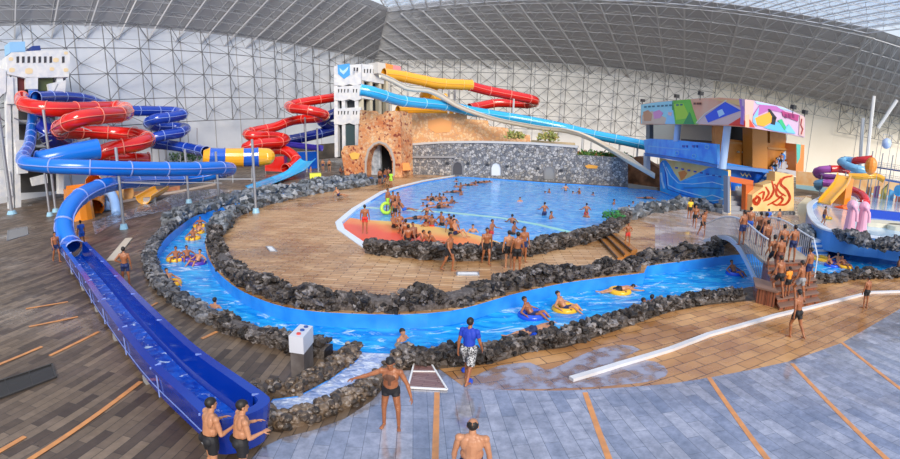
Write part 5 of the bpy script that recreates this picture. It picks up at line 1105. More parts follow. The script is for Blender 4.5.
# ------------------------------------------------------------------ people
def V(*a): return Vector(a)
def dirv(az, el):
    """front is -Y; az turns towards +X, el up from horizontal (degrees)"""
    a, e_ = math.radians(az), math.radians(el); return V(math.sin(a)*math.cos(e_), -math.cos(a)*math.cos(e_), math.sin(e_))
DN = V(0, 0, -1)
POSES = {
 'stand': dict(lean=V(0, 0, 1), th=(V(.05, -.03, -1), V(-.05, .02, -1)), sh=(V(.02, .05, -1), V(-.02, .05, -1)), ua=(V(.22, 0, -1), V(-.22, .02, -1)), fa=(V(.06, -.25, -1), V(-.06, -.2, -1))),
 'hips': dict(lean=V(0, .03, 1), th=(V(.12, -.05, -1), V(-.08, .02, -1)), sh=(V(.04, .06, -1), V(-.03, .05, -1)), ua=(V(.75, .25, -.8), V(-.22, .02, -1)), fa=(V(-.75, -.35, -.5), V(-.06, -.2, -1))),
 'bothhips': dict(lean=V(0, .03, 1), th=(V(.14, -.05, -1), V(-.14, .02, -1)), sh=(V(.04, .06, -1), V(-.04, .05, -1)), ua=(V(.75, .25, -.8), V(-.75, .25, -.8)), fa=(V(-.75, -.35, -.5), V(.75, -.35, -.5))),
 'walk': dict(lean=V(0, -.06, 1), th=(V(.03, -.38, -1), V(-.03, .28, -1)), sh=(V(0, .12, -1), V(0, .55, -1)), ua=(V(.2, .3, -1), V(-.2, -.25, -1)), fa=(V(.05, .0, -1), V(-.05, -.55, -1))),
 'climb': dict(lean=V(0, -.12, 1), th=(V(.03, -.75, -1), V(-.03, .15, -1)), sh=(V(0, .3, -1), V(0, .3, -1)), ua=(V(.25, -.1, -1), V(-.2, .1, -1)), fa=(V(.05, -.6, -1), V(-.05, -.4, -1))),
 'fold': dict(lean=V(0, -.10, 1), th=(V(.05, -.08, -1), V(-.05, .02, -1)), sh=(V(.02, .08, -1), V(-.02, .05, -1)), ua=(V(.25, -.15, -1), V(-.25, -.15, -1)), fa=(V(-.35, -1, .25), V(.35, -1, .1))),
 'armsout': dict(lean=V(.03, -.16, 1), head=V(0, -.45, 1), th=(V(.14, -.10, -1), V(-.12, .05, -1)), sh=(V(.0, .16, -1), V(-.02, .10, -1)), ua=(V(.55, -.05, -1), V(-1, -.15, -.42)), fa=(V(.35, -.35, -1), V(-1, -.2, -.30))),
 'wade': dict(lean=V(0, -.05, 1), th=(V(.05, -.08, -1), V(-.05, .02, -1)), sh=(V(.02, .05, -1), V(-.02, .05, -1)), ua=(V(.7, -.3, -.8), V(-.7, -.2, -.8)), fa=(V(.3, -1, -.1), V(-.4, -.9, -.2))),
 'sit': dict(lean=V(0, .25, 1), th=(V(.25, -1, .55), V(-.25, -1, .6)), sh=(V(.0, -.75, -1), V(.0, -.7, -1)), ua=(V(.3, .5, -1), V(-.2, -.6, -.8)), fa=(V(.05, .1, -1), V(0, -1, -.1))),
 'sitback': dict(lean=V(0, .7, 1), head=V(0, .1, 1), th=(V(.1, -1, .08), V(-.1, -1, .25)), sh=(V(.0, -1, -.1), V(.0, -1, -.45)), ua=(V(.3, .7, -1), V(-.3, .7, -1)), fa=(V(.05, .3, -1), V(-.05, .3, -1))),
 'tube': dict(lean=V(0, .75, 1), head=V(0, .1, 1), th=(V(.2, -1, .45), V(-.2, -1, .5)), sh=(V(.08, -.8, -.75), V(-.08, -.9, -.6)), ua=(V(.8, .1, -.6), V(-.8, .1, -.6)), fa=(V(.35, -.9, -.25), V(-.35, -.9, -.25))),
 'prone': dict(lean=V(0, -1, .12), head=V(0, -1, .55), th=(V(.10, 1, -.12), V(-.12, 1, -.05)), sh=(V(.05, 1, -.2), V(-.05, 1, -.1)), ua=(V(.55, -1, -.15), V(-.5, -1, -.1)), fa=(V(.1, -1, -.05), V(-.1, -1, -.1))),
}
def frame_of(up, fwd=V(0, -1, 0)):
    up = up.normalized(); r_ = fwd.cross(up); r_ = -r_ if r_.x < 0 else r_
    r_ = (V(1, 0, 0)-up*up.x).normalized(); f_ = up.cross(r_)   # f_ points back (+Y) for upright
    return r_, f_, up

def build_caps(p, fat=1.0, fingers=True):
    """list of (a, b, ra, rb, tag) capsules and (c, (rx, ry, rz), axes, tag) ellipsoids"""
    caps, ells = [], []
    r_, f_, u_ = frame_of(p['lean']); O = V(0, 0, 0)
    T = lambda x, y, z: O+r_*x+f_*y+u_*z
    ax = Matrix((r_, f_, u_)).transposed()
    ells += [(T(0, .01, .0), (.155, .108*fat, .115), ax, 'pelvis'), (T(0, -.005*fat, .14), (.135*fat, .098*fat, .15), ax, 'waist'), (T(0, 0, .31), (.16, .112, .18), ax, 'chest'),
             (T(.075, -.055, .345), (.082, .055, .07), ax, 'chest'), (T(-.075, -.055, .345), (.082, .055, .07), ax, 'chest'), (T(.08, .055, .34), (.085, .05, .12), ax, 'chest'), (T(-.08, .055, .34), (.085, .05, .12), ax, 'chest'),
             (T(.08, .075, -.035), (.078, .07, .08), ax, 'pelvis'), (T(-.08, .075, -.035), (.078, .07, .08), ax, 'pelvis')]
    caps += [(T(-.165, 0, .425), T(.165, 0, .425), .055, .055, 'chest'), (T(-.07, .015, .455), T(.07, .015, .455), .05, .05, 'chest'), (T(0, .01, .43), T(0, -.01, .54), .058, .052, 'neck'), (T(0, .01, -.02), T(0, 0, .35), .12, .13, 'waist')]
    hd = p.get('head', p['lean']*.5+V(0, 0, .5)); hr, hf, hu = frame_of(hd); hc = T(0, -.01, .54)+hu*.10
    hax = Matrix((hr, hf, hu)).transposed(); Hh = lambda x, y, z: hc+hr*x+hf*y+hu*z
    ells += [(Hh(0, .012, .03), (.076, .095, .09), hax, 'head'), (Hh(0, -.025, -.03), (.058, .066, .085), hax, 'head'), (Hh(0, -.092, -.018), (.013, .018, .022), hax, 'head'), (Hh(.076, .01, -.01), (.012, .022, .032), hax, 'ear'), (Hh(-.076, .01, -.01), (.012, .022, .032), hax, 'ear'), (Hh(0, -.062, -.085), (.03, .026, .024), hax, 'head'), (Hh(0, -.075, .022), (.05, .016, .012), hax, 'head')]
    for i, sg in enumerate((1, -1)):
        hip = T(.088*sg, .005, -.03); kn = hip+p['th'][i].normalized()*.43; an = kn+p['sh'][i].normalized()*.41
        caps += [(hip, kn, .088, .056, 'thigh'), (kn, an, .052, .036, 'shin')]
        sd = p['sh'][i].normalized(); back = (V(0, 1, 0)-sd*sd.y); back = back.normalized() if back.length > .1 else V(0, 0, 1)
        caps.append((kn+sd*.08+back*.022, kn+sd*.22+back*.016, .045, .036, 'shin'))
        td = p['th'][i].normalized(); fr_ = (V(0, -1, 0)+td*td.y); fr_ = fr_.normalized() if fr_.length > .1 else V(0, 0, 1)
        caps.append((hip+td*.08+fr_*.02, hip+td*.26+fr_*.02, .075, .06, 'thigh'))
        if p.get('point') or sd.z > -.45: fdir = (sd*.8+V(.05*sg, -.2, .35)).normalized()
        else: fdir = V(.18*sg, -1, 0).normalized(); 
        heel = an+sd*.035; caps += [(an, heel-fdir*.03+sd*.01, .034, .03, 'foot'), (heel+sd*.005, heel+fdir*.12+sd*.012, .032, .026, 'foot'), (heel+fdir*.10+sd*.014, heel+fdir*.17+sd*.016, .03, .018, 'foot'), (heel+fdir*.10+sd*.014+V(.02, 0, 0), heel+fdir*.165+sd*.016+V(.024, 0, 0), .02, .014, 'foot'), (heel+fdir*.10+sd*.014-V(.02, 0, 0), heel+fdir*.165+sd*.016-V(.024, 0, 0), .02, .014, 'foot')]
        s0 = T(.182*sg, 0, .42); ua = p['ua'][i].normalized(); fa = p['fa'][i].normalized(); el = s0+ua*.285; wr_ = el+fa*.245
        ells.append((s0, (.062, .06, .065), ax, 'chest'))
        caps += [(s0, el, .052, .040, 'uarm'), (s0+ua*.08, s0+ua*.18, .053, .048, 'uarm'), (el, wr_, .041, .027, 'farm'), (el+fa*.04, el+fa*.11, .044, .036, 'farm')]
        # hand: palm plus four fingers and a thumb
        side = fa.cross(V(0, 1, 0) if abs(fa.y) < .8 else V(1, 0, 0)); side = side.normalized(); nrm = fa.cross(side).normalized()
        front = V(0, -1, 0)-fa*(-fa.y); 
        wd = (front.normalized() if front.length > .3 else side); nr = fa.cross(wd).normalized()
        pc = wr_+fa*.05; hax2 = Matrix((wd, nr, fa)).transposed(); ells.append((pc, (.038, .018, .052), hax2, 'hand'))
        inn = nr if nr.dot(V(-sg, 0, -.2)) > 0 else -nr
        if fingers:
            for q, (o_, l_) in enumerate(((.030, .070), (.010, .080), (-.010, .075), (-.030, .058))):
                a = wr_+fa*.085+wd*o_; b = a+(fa+inn*.25+wd*o_*2).normalized()*l_*.5; c = b+(fa+inn*.8).normalized()*l_*.5
                caps += [(a, b, .0105, .0098, 'hand'), (b, c, .0098, .0085, 'hand')]
            a = wr_+fa*.03+wd*.03; b = a+(wd+fa*.6+inn*.3).normalized()*.045; c = b+(fa+wd*.3+inn*.4).normalized()*.035; caps += [(a, b, .014, .012, 'hand'), (b, c, .012, .010, 'hand')]
        else: caps += [(wr_+fa*.06, wr_+fa*.15+inn*.03, .026, .015, 'hand'), (wr_+fa*.03+wd*.02, wr_+fa*.07+wd*.055, .014, .012, 'hand')]
    return caps, ells, (hc, hr, hf, hu)

PROTO = {}
def make_proto(key, pose, vox, fat=1.0, hair='short', top=None, baggy=.012, cut=.55, fingers=True, socks=False, bald=False, base='feet'):
    p = POSES[pose]; caps, ells, (hc, hr, hf, hu) = build_caps(p, fat, fingers); mb = MB()
    for a, b, ra, rb, tg_ in caps:
        d = b-a; L = d.length
        mb.bar(a, b, ra, 12, r2=rb); mb.ell(a, ra, ra, ra, seg=10, rings=6); mb.ell(b, rb, rb, rb, seg=10, rings=6)
    for c, (rx, ry, rz), ax, tg_ in ells: mb.ell(c, rx, ry, rz, seg=14, rings=9, M=ax)
    me = bpy.data.meshes.new('tmp'); me.from_pydata(mb.v, [], mb.f); bm = bmesh.new(); bm.from_mesh(me); bmesh.ops.recalc_face_normals(bm, faces=bm.faces); bm.to_mesh(me); bm.free()
    ob = bpy.data.objects.new('tmp', me); COL.objects.link(ob); md = ob.modifiers.new('r', 'REMESH'); md.mode = 'VOXEL'; md.voxel_size = vox
    sm_ = ob.modifiers.new('s', 'SMOOTH'); sm_.factor = .5; sm_.iterations = 2 if fingers else 3
    me2 = bpy.data.meshes.new_from_object(ob.evaluated_get(bpy.context.evaluated_depsgraph_get())); bpy.data.objects.remove(ob); bpy.data.meshes.remove(me)
    bm = bmesh.new(); bm.from_mesh(me2); bm.verts.ensure_lookup_table(); zmin = min(v.co.z for v in bm.verts)
    def near(co):
        best = (9, '', 0)
        for a, b, ra, rb, tg_ in caps:
            d = b-a; t = max(0, min(1, (co-a).dot(d)/max(1e-9, d.length_squared))); ds = (co-(a+d*t)).length-(ra+(rb-ra)*t)
            if ds < best[0]: best = (ds, tg_, t)
        for c, rr, ax, tg_ in ells:
            q = ax.transposed() @ (co-c); l = math.sqrt((q.x/rr[0])**2+(q.y/rr[1])**2+(q.z/rr[2])**2); ds = (l-1)*min(rr)
            if ds < best[0]: best = (ds, tg_, 0)
        return best
    tags_ = {}
    for f in bm.faces: tags_[f.index] = near(f.calc_center_median())
    ru, fu, uu = frame_of(p['lean'])
    def shell(sel, off, flare=0.0, extra=None):
        vs = {}; V_ = []; F_ = []
        def vid(v):
            if v.index not in vs:
                vs[v.index] = len(V_); n_ = v.normal; V_.append(v.co+n_*off)
            return vs[v.index]
        for f in bm.faces:
            if f.index in sel: F_.append(tuple(vid(v) for v in f.verts))
        # close the hem inwards
        cnt = {}
        for f in bm.faces:
            if f.index in sel:
                for e_ in f.edges: cnt.setdefault(e_.index, []).append(f)
        for e_ in bm.edges:
            if e_.index in cnt and len(cnt[e_.index]) == 1:
                a, b = e_.verts; i0, i1 = vid(a), vid(b); V_.append(a.co-a.normal*.004); V_.append(b.co-b.normal*.004); F_.append((i0, i1, len(V_)-1, len(V_)-2))
        m_ = bpy.data.meshes.new('cloth'); m_.from_pydata(V_, [], F_); m_.polygons.foreach_set('use_smooth', [True]*len(F_)); m_.update(); return m_
    sel_s = set(); sel_t = set(); sel_h = set(); sel_c = set()
    for f in bm.faces:
        ds, tg_, t = tags_[f.index]; co = f.calc_center_median(); q = co; h_ = (q-V(0, 0, 0)).dot(uu)
        if (tg_ == 'pelvis' and h_ < .075) or (tg_ == 'thigh' and t < cut) or (tg_ == 'waist' and h_ < .075): sel_s.add(f.index)
        if top and (tg_ in ('waist', 'chest') or (tg_ == 'pelvis' and h_ > .0) or (tg_ == 'uarm' and t < .6)) : sel_t.add(f.index)
        if tg_ in ('head', 'ear') or (co-hc).length < .13:
            x, y, z = (co-hc).dot(hr), (co-hc).dot(hf), (co-hc).dot(hu)
            hl = .055 if y < -.03 else (.055-(y+.03)*1.1 if y < .03 else -.055)
            if bald: ok = z > -.06 and (z < .05 or (z < .095 and y > .035 and abs(x) > .0)) and y > -.01 and not (z > .06 and y < .05)
            else: ok = z > hl
            if ok and tg_ != 'ear' and (co-hc).length < .16: sel_h.add(f.index)
        if pose == 'armsout' and tg_ in ('chest', 'waist') and (co-uu*h_).y < -.02 and ((co.x/.115)**2+((h_-.34)/.075)**2 < 1 or (abs(co.x) < .03 and .16 < h_ < .34)): sel_c.add(f.index)
    d = dict(zmin=zmin, hc=hc)
    d['shorts'] = shell(sel_s, baggy); d['hair'] = shell(sel_h, .012 if not bald else .007)
    if top: d['shirt'] = shell(sel_t, .014)
    if sel_c: d['chest_hair'] = shell(sel_c, .0035)
    bm.free(); me2.polygons.foreach_set('use_smooth', [True]*len(me2.polygons)); me2.materials.clear(); d['body'] = me2
    # eyes
    d['eye'] = []
    for sg in (-1, 1):
        e_ = MB(); e_.ell(hc+hr*.028*sg-hf*.078+hu*.006, .011, .008, .008, seg=8, rings=6)
        m_ = bpy.data.meshes.new('eye'); m_.from_pydata(e_.v, [], e_.f); d['eye'].append(m_)
    d['eye_m'] = [(hc+hr*.028*sg-hf*.078+hu*.006) for sg in (-1, 1)]
    PROTO[key] = d

SKIN = [mat('skin_tan', (.29, .10, .042), .36, col2=(.38, .145, .06), scale=6), mat('skin_light', (.45, .20, .10), .38, col2=(.54, .26, .14), scale=6), mat('skin_brown', (.24, .09, .045), .38, col2=(.30, .12, .06), scale=6)]
HAIR = P('black_hair', (.012, .009, .008), .5); EYE_M = P('eye_dark', (.02, .012, .01), .2)
SH = {'black': (.012, .012, .015), 'navy': (.015, .03, .12), 'red': (.60, .04, .03), 'blue': (.02, .12, .60), 'grey': (.30, .31, .33), 'pattern': (.2, .2, .2), 'royal': (.01, .045, .45), 'lime': (.40, .75, .05), 'green': (.03, .25, .10), 'white': (.72, .72, .72), 'yellow': (.80, .55, .04), 'orange': (.90, .30, .03), 'teal': (.05, .35, .45), 'brown': (.16, .05, .03)}
def cloth(c): return P('cloth_'+c, (.03, .03, .035), .65, col2=(.6, .6, .6), scale=28, lo=.45, hi=.55) if c == 'pattern' else P('cloth_'+c, SH[c], .65)
MESHV = {}
def with_mat(me, m_):
    k = (me.name, m_.name)
    if k not in MESHV:
        c = me.copy(); c.materials.clear(); c.materials.append(m_); MESHV[k] = c
    return MESHV[k]
make_proto('stand', 'stand', .013); make_proto('hips', 'hips', .013); make_proto('walk', 'walk', .013); make_proto('climb', 'climb', .013); make_proto('bothhips', 'bothhips', .013)
make_proto('fold', 'fold', .0085, fat=1.15, baggy=.02, cut=.6); make_proto('armsout', 'armsout', .0085, fat=1.12, baggy=.008, cut=.16); make_proto('bald', 'stand', .0085, fat=1.25, bald=True)
make_proto('shirt', 'walk', .012, top=True, baggy=.035, cut=.95); make_proto('shirtstand', 'stand', .013, top=True, baggy=.02)
for k_ in ('wade', 'sit', 'sitback', 'tube', 'prone'): make_proto(k_, k_, .017, fingers=False)
def person(label, kind, loc, face, skin=0, shorts='black', sc=1.0, lift=None, shirt=None, group=None, tilt=0, hair=None):
    """loc: point under the body; face: degrees, 0 looks at the camera side (-Y), 90 to the right"""
    d = PROTO[kind]; e_ = bpy.data.objects.new('person', None); COL.objects.link(e_); e_.empty_display_size = .3
    zoff = -d['zmin']*sc if lift is None else lift
    e_.location = (loc.x, loc.y, loc.z); e_.rotation_euler = (0, 0, math.radians(face)); e_.scale = (sc, sc, sc); tag(e_, label, 'person', group)
    def part(nm, me, m_):
        o = bpy.data.objects.new(nm, with_mat(me, m_)); COL.objects.link(o); o.parent = e_; o.location = (0, 0, zoff/sc); return o
    part('body', d['body'], SKIN[skin]); h = part('hair', d['hair'], hair or HAIR); part('shorts', d['shorts'], cloth(shorts))
    if 'shirt' in d and shirt: part('shirt', d['shirt'], cloth(shirt))
    if 'chest_hair' in d: part('chest_hair', d['chest_hair'], P('chest_hair_brown', (.13, .055, .03), .6))
    if kind in ('armsout', 'fold', 'bald'): [part('eye', q_, EYE_M) for q_ in d['eye']]
    return e_
def ring(label, loc, col, R0=.38, r=.13, tiltx=0):
    t = thing('inner_tube', label, 'swim ring', loc); mb = MB(); mb.torus(loc, R0, r, Matrix.Rotation(tiltx, 3, 'X')); mb.build('ring', P('vinyl_'+col, {'yellow': (.88, .48, .02), 'blue': (.02, .10, .70), 'purple': (.08, .04, .35), 'lime': (.45, .75, .05)}[col], .25), parent=t, smooth=True)
    if col == 'yellow':
        mb = MB(); mb.ell(loc+Vector((.12, -R0-.02, r*.75)), .07, .05, .03); mb.build('valve_patch', P('vinyl_dark', (.12, .05, .02), .3), parent=t)
    return t

# foreground
person('man in black trunks with arms held out, standing on the wet tiles facing us', 'armsout', G(391, 428), -4, 0, 'black', 1.0)
b_ = person('boy in a bright blue t-shirt and patterned shorts standing by the near rock wall', 'shirt', G(468, 381), 155, 0, 'pattern', .98, shirt='royal')
person('balding shirtless man seen from behind at the bottom edge', 'bald', G(473, 420, 1.74)-Vector((0, 0, 1.74)), 172, 1, 'navy', 1.03)
person('shirtless man in black shorts beside the blue trough, left one of two', 'fold', G(207, 401, 1.66)-Vector((0, 0, 1.66)), 142, 1, 'black', 1.0)
person('shirtless man in black shorts at the rounded end of the blue trough', 'fold', G(238, 403, 1.66)-Vector((0, 0, 1.66)), 128, 1, 'black', 1.0)
for nm, p0, dz in (('slipper', G(464, 371), 1), ('slipper', G(470, 382), 0)):
    o = MB(); o.ell(p0+Vector((0, 0, .03)), .07, .15, .03); tag(o.build('slipper', P('slipper_blue', (.02, .08, .6), .4), smooth=True), 'blue slipper %s' % ('on the boy near the rocks, the rear one' if dz else 'on the boy near the rocks, the front one'), 'slipper')
person('slim man in navy shorts with a hand on his hip beside the blue trough', 'hips', G(127, 286.6), 200, 0, 'navy')
person('boy in navy shorts touching the blue tube at its left side', 'walk', G(57.5, 262), 70, 0, 'navy', .98)
person('boy in a blue shirt on the far side of the blue tube mouth', 'shirtstand', G(83, 247), 250, 0, 'blue', .95, shirt='blue')
# island
person('man in black shorts, leftmost of the walkers on the island deck', 'walk', G(449, 271), 60, 0, 'black')
person('man in dark trunks striding towards us past the beach rocks', 'walk', G(486, 264.5), 12, 0, 'black')
person('thin pale boy in black shorts, left of the standing trio', 'stand', G(508, 268), 195, 1, 'black', .98)
person('broad-backed man in black shorts, in the middle of the standing trio', 'stand', G(516.5, 272), 178, 0, 'black', 1.02)
person('man standing right behind the broad-backed man, by the beach rocks', 'stand', G(523, 262.5), 20, 0, 'navy', .98)
person('boy in red shorts standing on the kerb end of the orange beach', 'stand', G(365, 233.5), 182, 0, 'red', .97)
person('small boy in red shorts with hands on hips near the deck steps', 'bothhips', G(627, 246), 10, 0, 'red', .78)
person('man in a yellow shirt and black trousers on the pale paving', 'shirtstand', G(689, 219), 5, 0, 'black', .95, shirt='yellow')
person('man striding left of the bridge, the rear one of the pair', 'walk', G(694, 228), -30, 0, 'black')
person('man walking at the foot of the bridge railing', 'walk', G(702, 236), 20, 0, 'black')
person('dark figure crouching behind the two men near the boulders', 'sit', G(704, 220), 200, 2, 'black')
person('person in a lime shirt at the castle cave mouth', 'shirtstand', G(391, 187), 150, 0, 'lime', .92, shirt='lime')
person('person in black shorts at the left of the cave mouth', 'stand', G(380, 185), 160, 0, 'black')
person('person standing in the middle of the cave mouth', 'walk', G(385, 184), 120, 0, 'navy')
person('tall person at the right of the cave mouth behind the lime shirt', 'stand', G(388.5, 183), 170, 2, 'black')
# far left of the castle
person('person walking on the far slate, left one of a pair below the red exit', 'stand', G(323, 171), 20, 1, 'navy'); person('person walking on the far slate, right one of a pair below the red exit', 'walk', G(329.5, 171), 20, 1, 'black')
person('dark seated person beside the castle foot', 'sit', G(341, 174), 40, 2, 'navy'); person('person bending by the yellow crate', 'stand', G(311, 179), 90, 1, 'grey', .9)
o = MB(); o.box(G(315.5, 181)+Vector((0, 0, .45)), (1.3, 1.0, .9), .3); tag(o.build('crate', P('yellow_crate', (.75, .80, .08), .4)), 'yellow crate on the far slate below the red slide exit', 'crate')
# stairs people
for i, (x_, y_, lab) in enumerate(((775.5, 165, 'topmost climber on the building stairs'), (781, 160, 'climber on the building stairs near the blue rail'), (770.5, 172, 'lowest climber on the building stairs'))):
    c = VP(x_, y_, S0, S1_, -1.2); person(lab+', far away', 'climb', c-Vector((0, 0, .9)), 150, 0, 'black')
    o = MB(); o.box(c-Vector((0, 0, 1.05)), (1.6, 1.4, .3)); o.build('landing', P('stair_grey', (.45, .45, .48), .6), parent=sr_)
# bridge crowd: (head x, head y, deck-relative, kind, face, skin, shorts, label)
def deckz(p):
    if p.y > 18.1:
        return deck_height(min(1, max(0, (27.9-p.y)/9.9)))
    if p.y < 15.0: return 0
    return 1.17*max(1, math.ceil((p.y-15.0)/3.1*7))/7
def from_head(x, y, h):
    z = 1.0
    for _ in range(8): p = G(x, y, z+h); z = .5*z+.5*deckz(p)
    return Vector((p.x, p.y, deckz(p)))
BR = [(745, 209.5, 'hips', 200, 0, 'navy', 'man with his left arm akimbo, leftmost in the queue on the bridge'),
 (751.7, 207, 'stand', 170, 0, 'blue', 'man in blue shorts, second from the left in the bridge queue'),
 (762, 210.5, 'walk', 150, 0, 'black', 'slim man in black shorts in the middle of the bridge queue'),
 (767.5, 212, 'stand', 190, 2, 'navy', 'dark-haired man just behind the pale-backed man on the bridge'),
 (769.5, 219, 'walk', 175, 0, 'brown', 'pale-backed man in dark red shorts on the bridge, nearest the left railing'),
 (785.5, 224, 'stand', 172, 0, 'black', 'man with broad tanned back, left of the two above the bridge steps'),
 (796, 224.5, 'hips', 180, 0, 'navy', 'man in navy shorts at the right railing above the steps'),
 (776.7, 234, 'climb', 178, 0, 'black', 'man in black shorts on the top step at the left'),
 (782.5, 235.5, 'stand', 182, 0, 'brown', 'tanned man beside the topmost climber on the bridge steps'),
 (783.5, 252.5, 'climb', 190, 0, 'black', 'man in black shorts climbing the left side of the bridge steps'),
 (812, 247, 'stand', 200, 0, 'navy', 'man standing at the right edge of the steps against the blue pool'),
 (805, 257, 'climb', 205, 0, 'grey', 'man in pale grey shorts climbing the right side of the bridge steps')]
for x_, y_, kd, fc, skn, shc, lab in BR: person(lab, kd, from_head(x_, y_, 1.72), fc, skn, shc)
person('small child in an orange shirt on the bridge steps', 'shirtstand', from_head(790.5, 266, 1.25), 190, 0, 'black', .72, shirt='orange')
person('boy in a blue t-shirt behind the bridge queue', 'shirtstand', G(769, 240)+Vector((0, 0, deckz(G(769, 240)))) if False else from_head(769.5, 207, 1.68), 170, 0, 'black', .98, shirt='blue')
person('slim pale boy standing on the paving beyond the bridge, below the calligraphy', 'stand', G(777.5, 229), 200, 1, 'navy', .95)
person('slim man in black shorts at the foot of the bridge steps', 'walk', G(794, 337.5), 195, 0, 'black')
person('boy in black shorts walking alone by the white kerb at far right', 'stand', G(864.5, 308), 185, 0, 'black', .82)
person('boy in dark swimwear with a yellow float at the rim of the children pool', 'walk', K(823, 226), 70, 0, 'navy', .9)
person('person in dark clothes among the coloured panels of the play tower', 'stand', K(877, 197), 20, 0, 'black')
person('swimmer at the right edge of the river beyond the rocks', 'wade', G(899, 262, .1)-Vector((0, 0, 1.3)), 30, 0, 'black')
ring('round yellow float held beside the boy on the children pool rim', K(827.5, 219)+Vector((0, 0, .1)), 'yellow', .3, .12)

# pool edge and beach
person('person in lime shorts standing at the left edge of the wave pool', 'hips', G(388, 212, -.06), 60, 0, 'lime')
person('person standing behind the lime shorts at the pool edge', 'stand', G(393, 216, -.06), 30, 0, 'black'); person('tall man bending beside the reclining man at the pool edge', 'walk', G(397.5, 216.5, -.06), 60, 0, 'black'); person('boy in the near left of the group at the pool edge', 'stand', G(395, 221, -.05), 200, 0, 'black', .85)
ring('lime green ring held at the pool edge', G(386.5, 208, .4), 'lime', .35, .12, 1.2)
person('man in blue shorts reclining in the shallows beside the standing group', 'sitback', G(404, 212.5, -.06), 80, 0, 'blue')
BEACH = [(394.5, 229.5, 'sit', 60, 0, 'black', 'man sitting on the orange beach, left of a close pair'), (400, 228.5, 'sit', 20, 0, 'navy', 'man sitting on the orange beach, right of a close pair'), (405, 236, 'sit', 200, 0, 'black', 'man sitting upright on the orange beach behind the nearest bather'), (408, 242.5, 'sit', 190, 0, 'black', 'bather with his back to us sitting nearest to the rocks on the red paint'), (414, 240.5, 'sit', 30, 2, 'black', 'dark-skinned bather sitting right beside the nearest bather'),
 (452, 232.5, 'sit', 150, 0, 'black', 'bather sitting on the yellow paint behind the leftmost walker'), (456, 236.5, 'sit', 60, 1, 'navy', 'small bather sitting on the yellow paint, right one of two')]
for x_, y_, kd, fc, skn, shc, lab in BEACH: person(lab, kd, G(x_, y_, -.045), fc, skn, shc)
person('bather lying by the beach rocks, only his head showing, left of two', 'sitback', G(429, 246.5, -.045), 80, 0, 'black', .9); person('bather lying by the beach rocks, only his head showing, right of two', 'sitback', G(435, 247, -.045), 100, 0, 'black', .9)

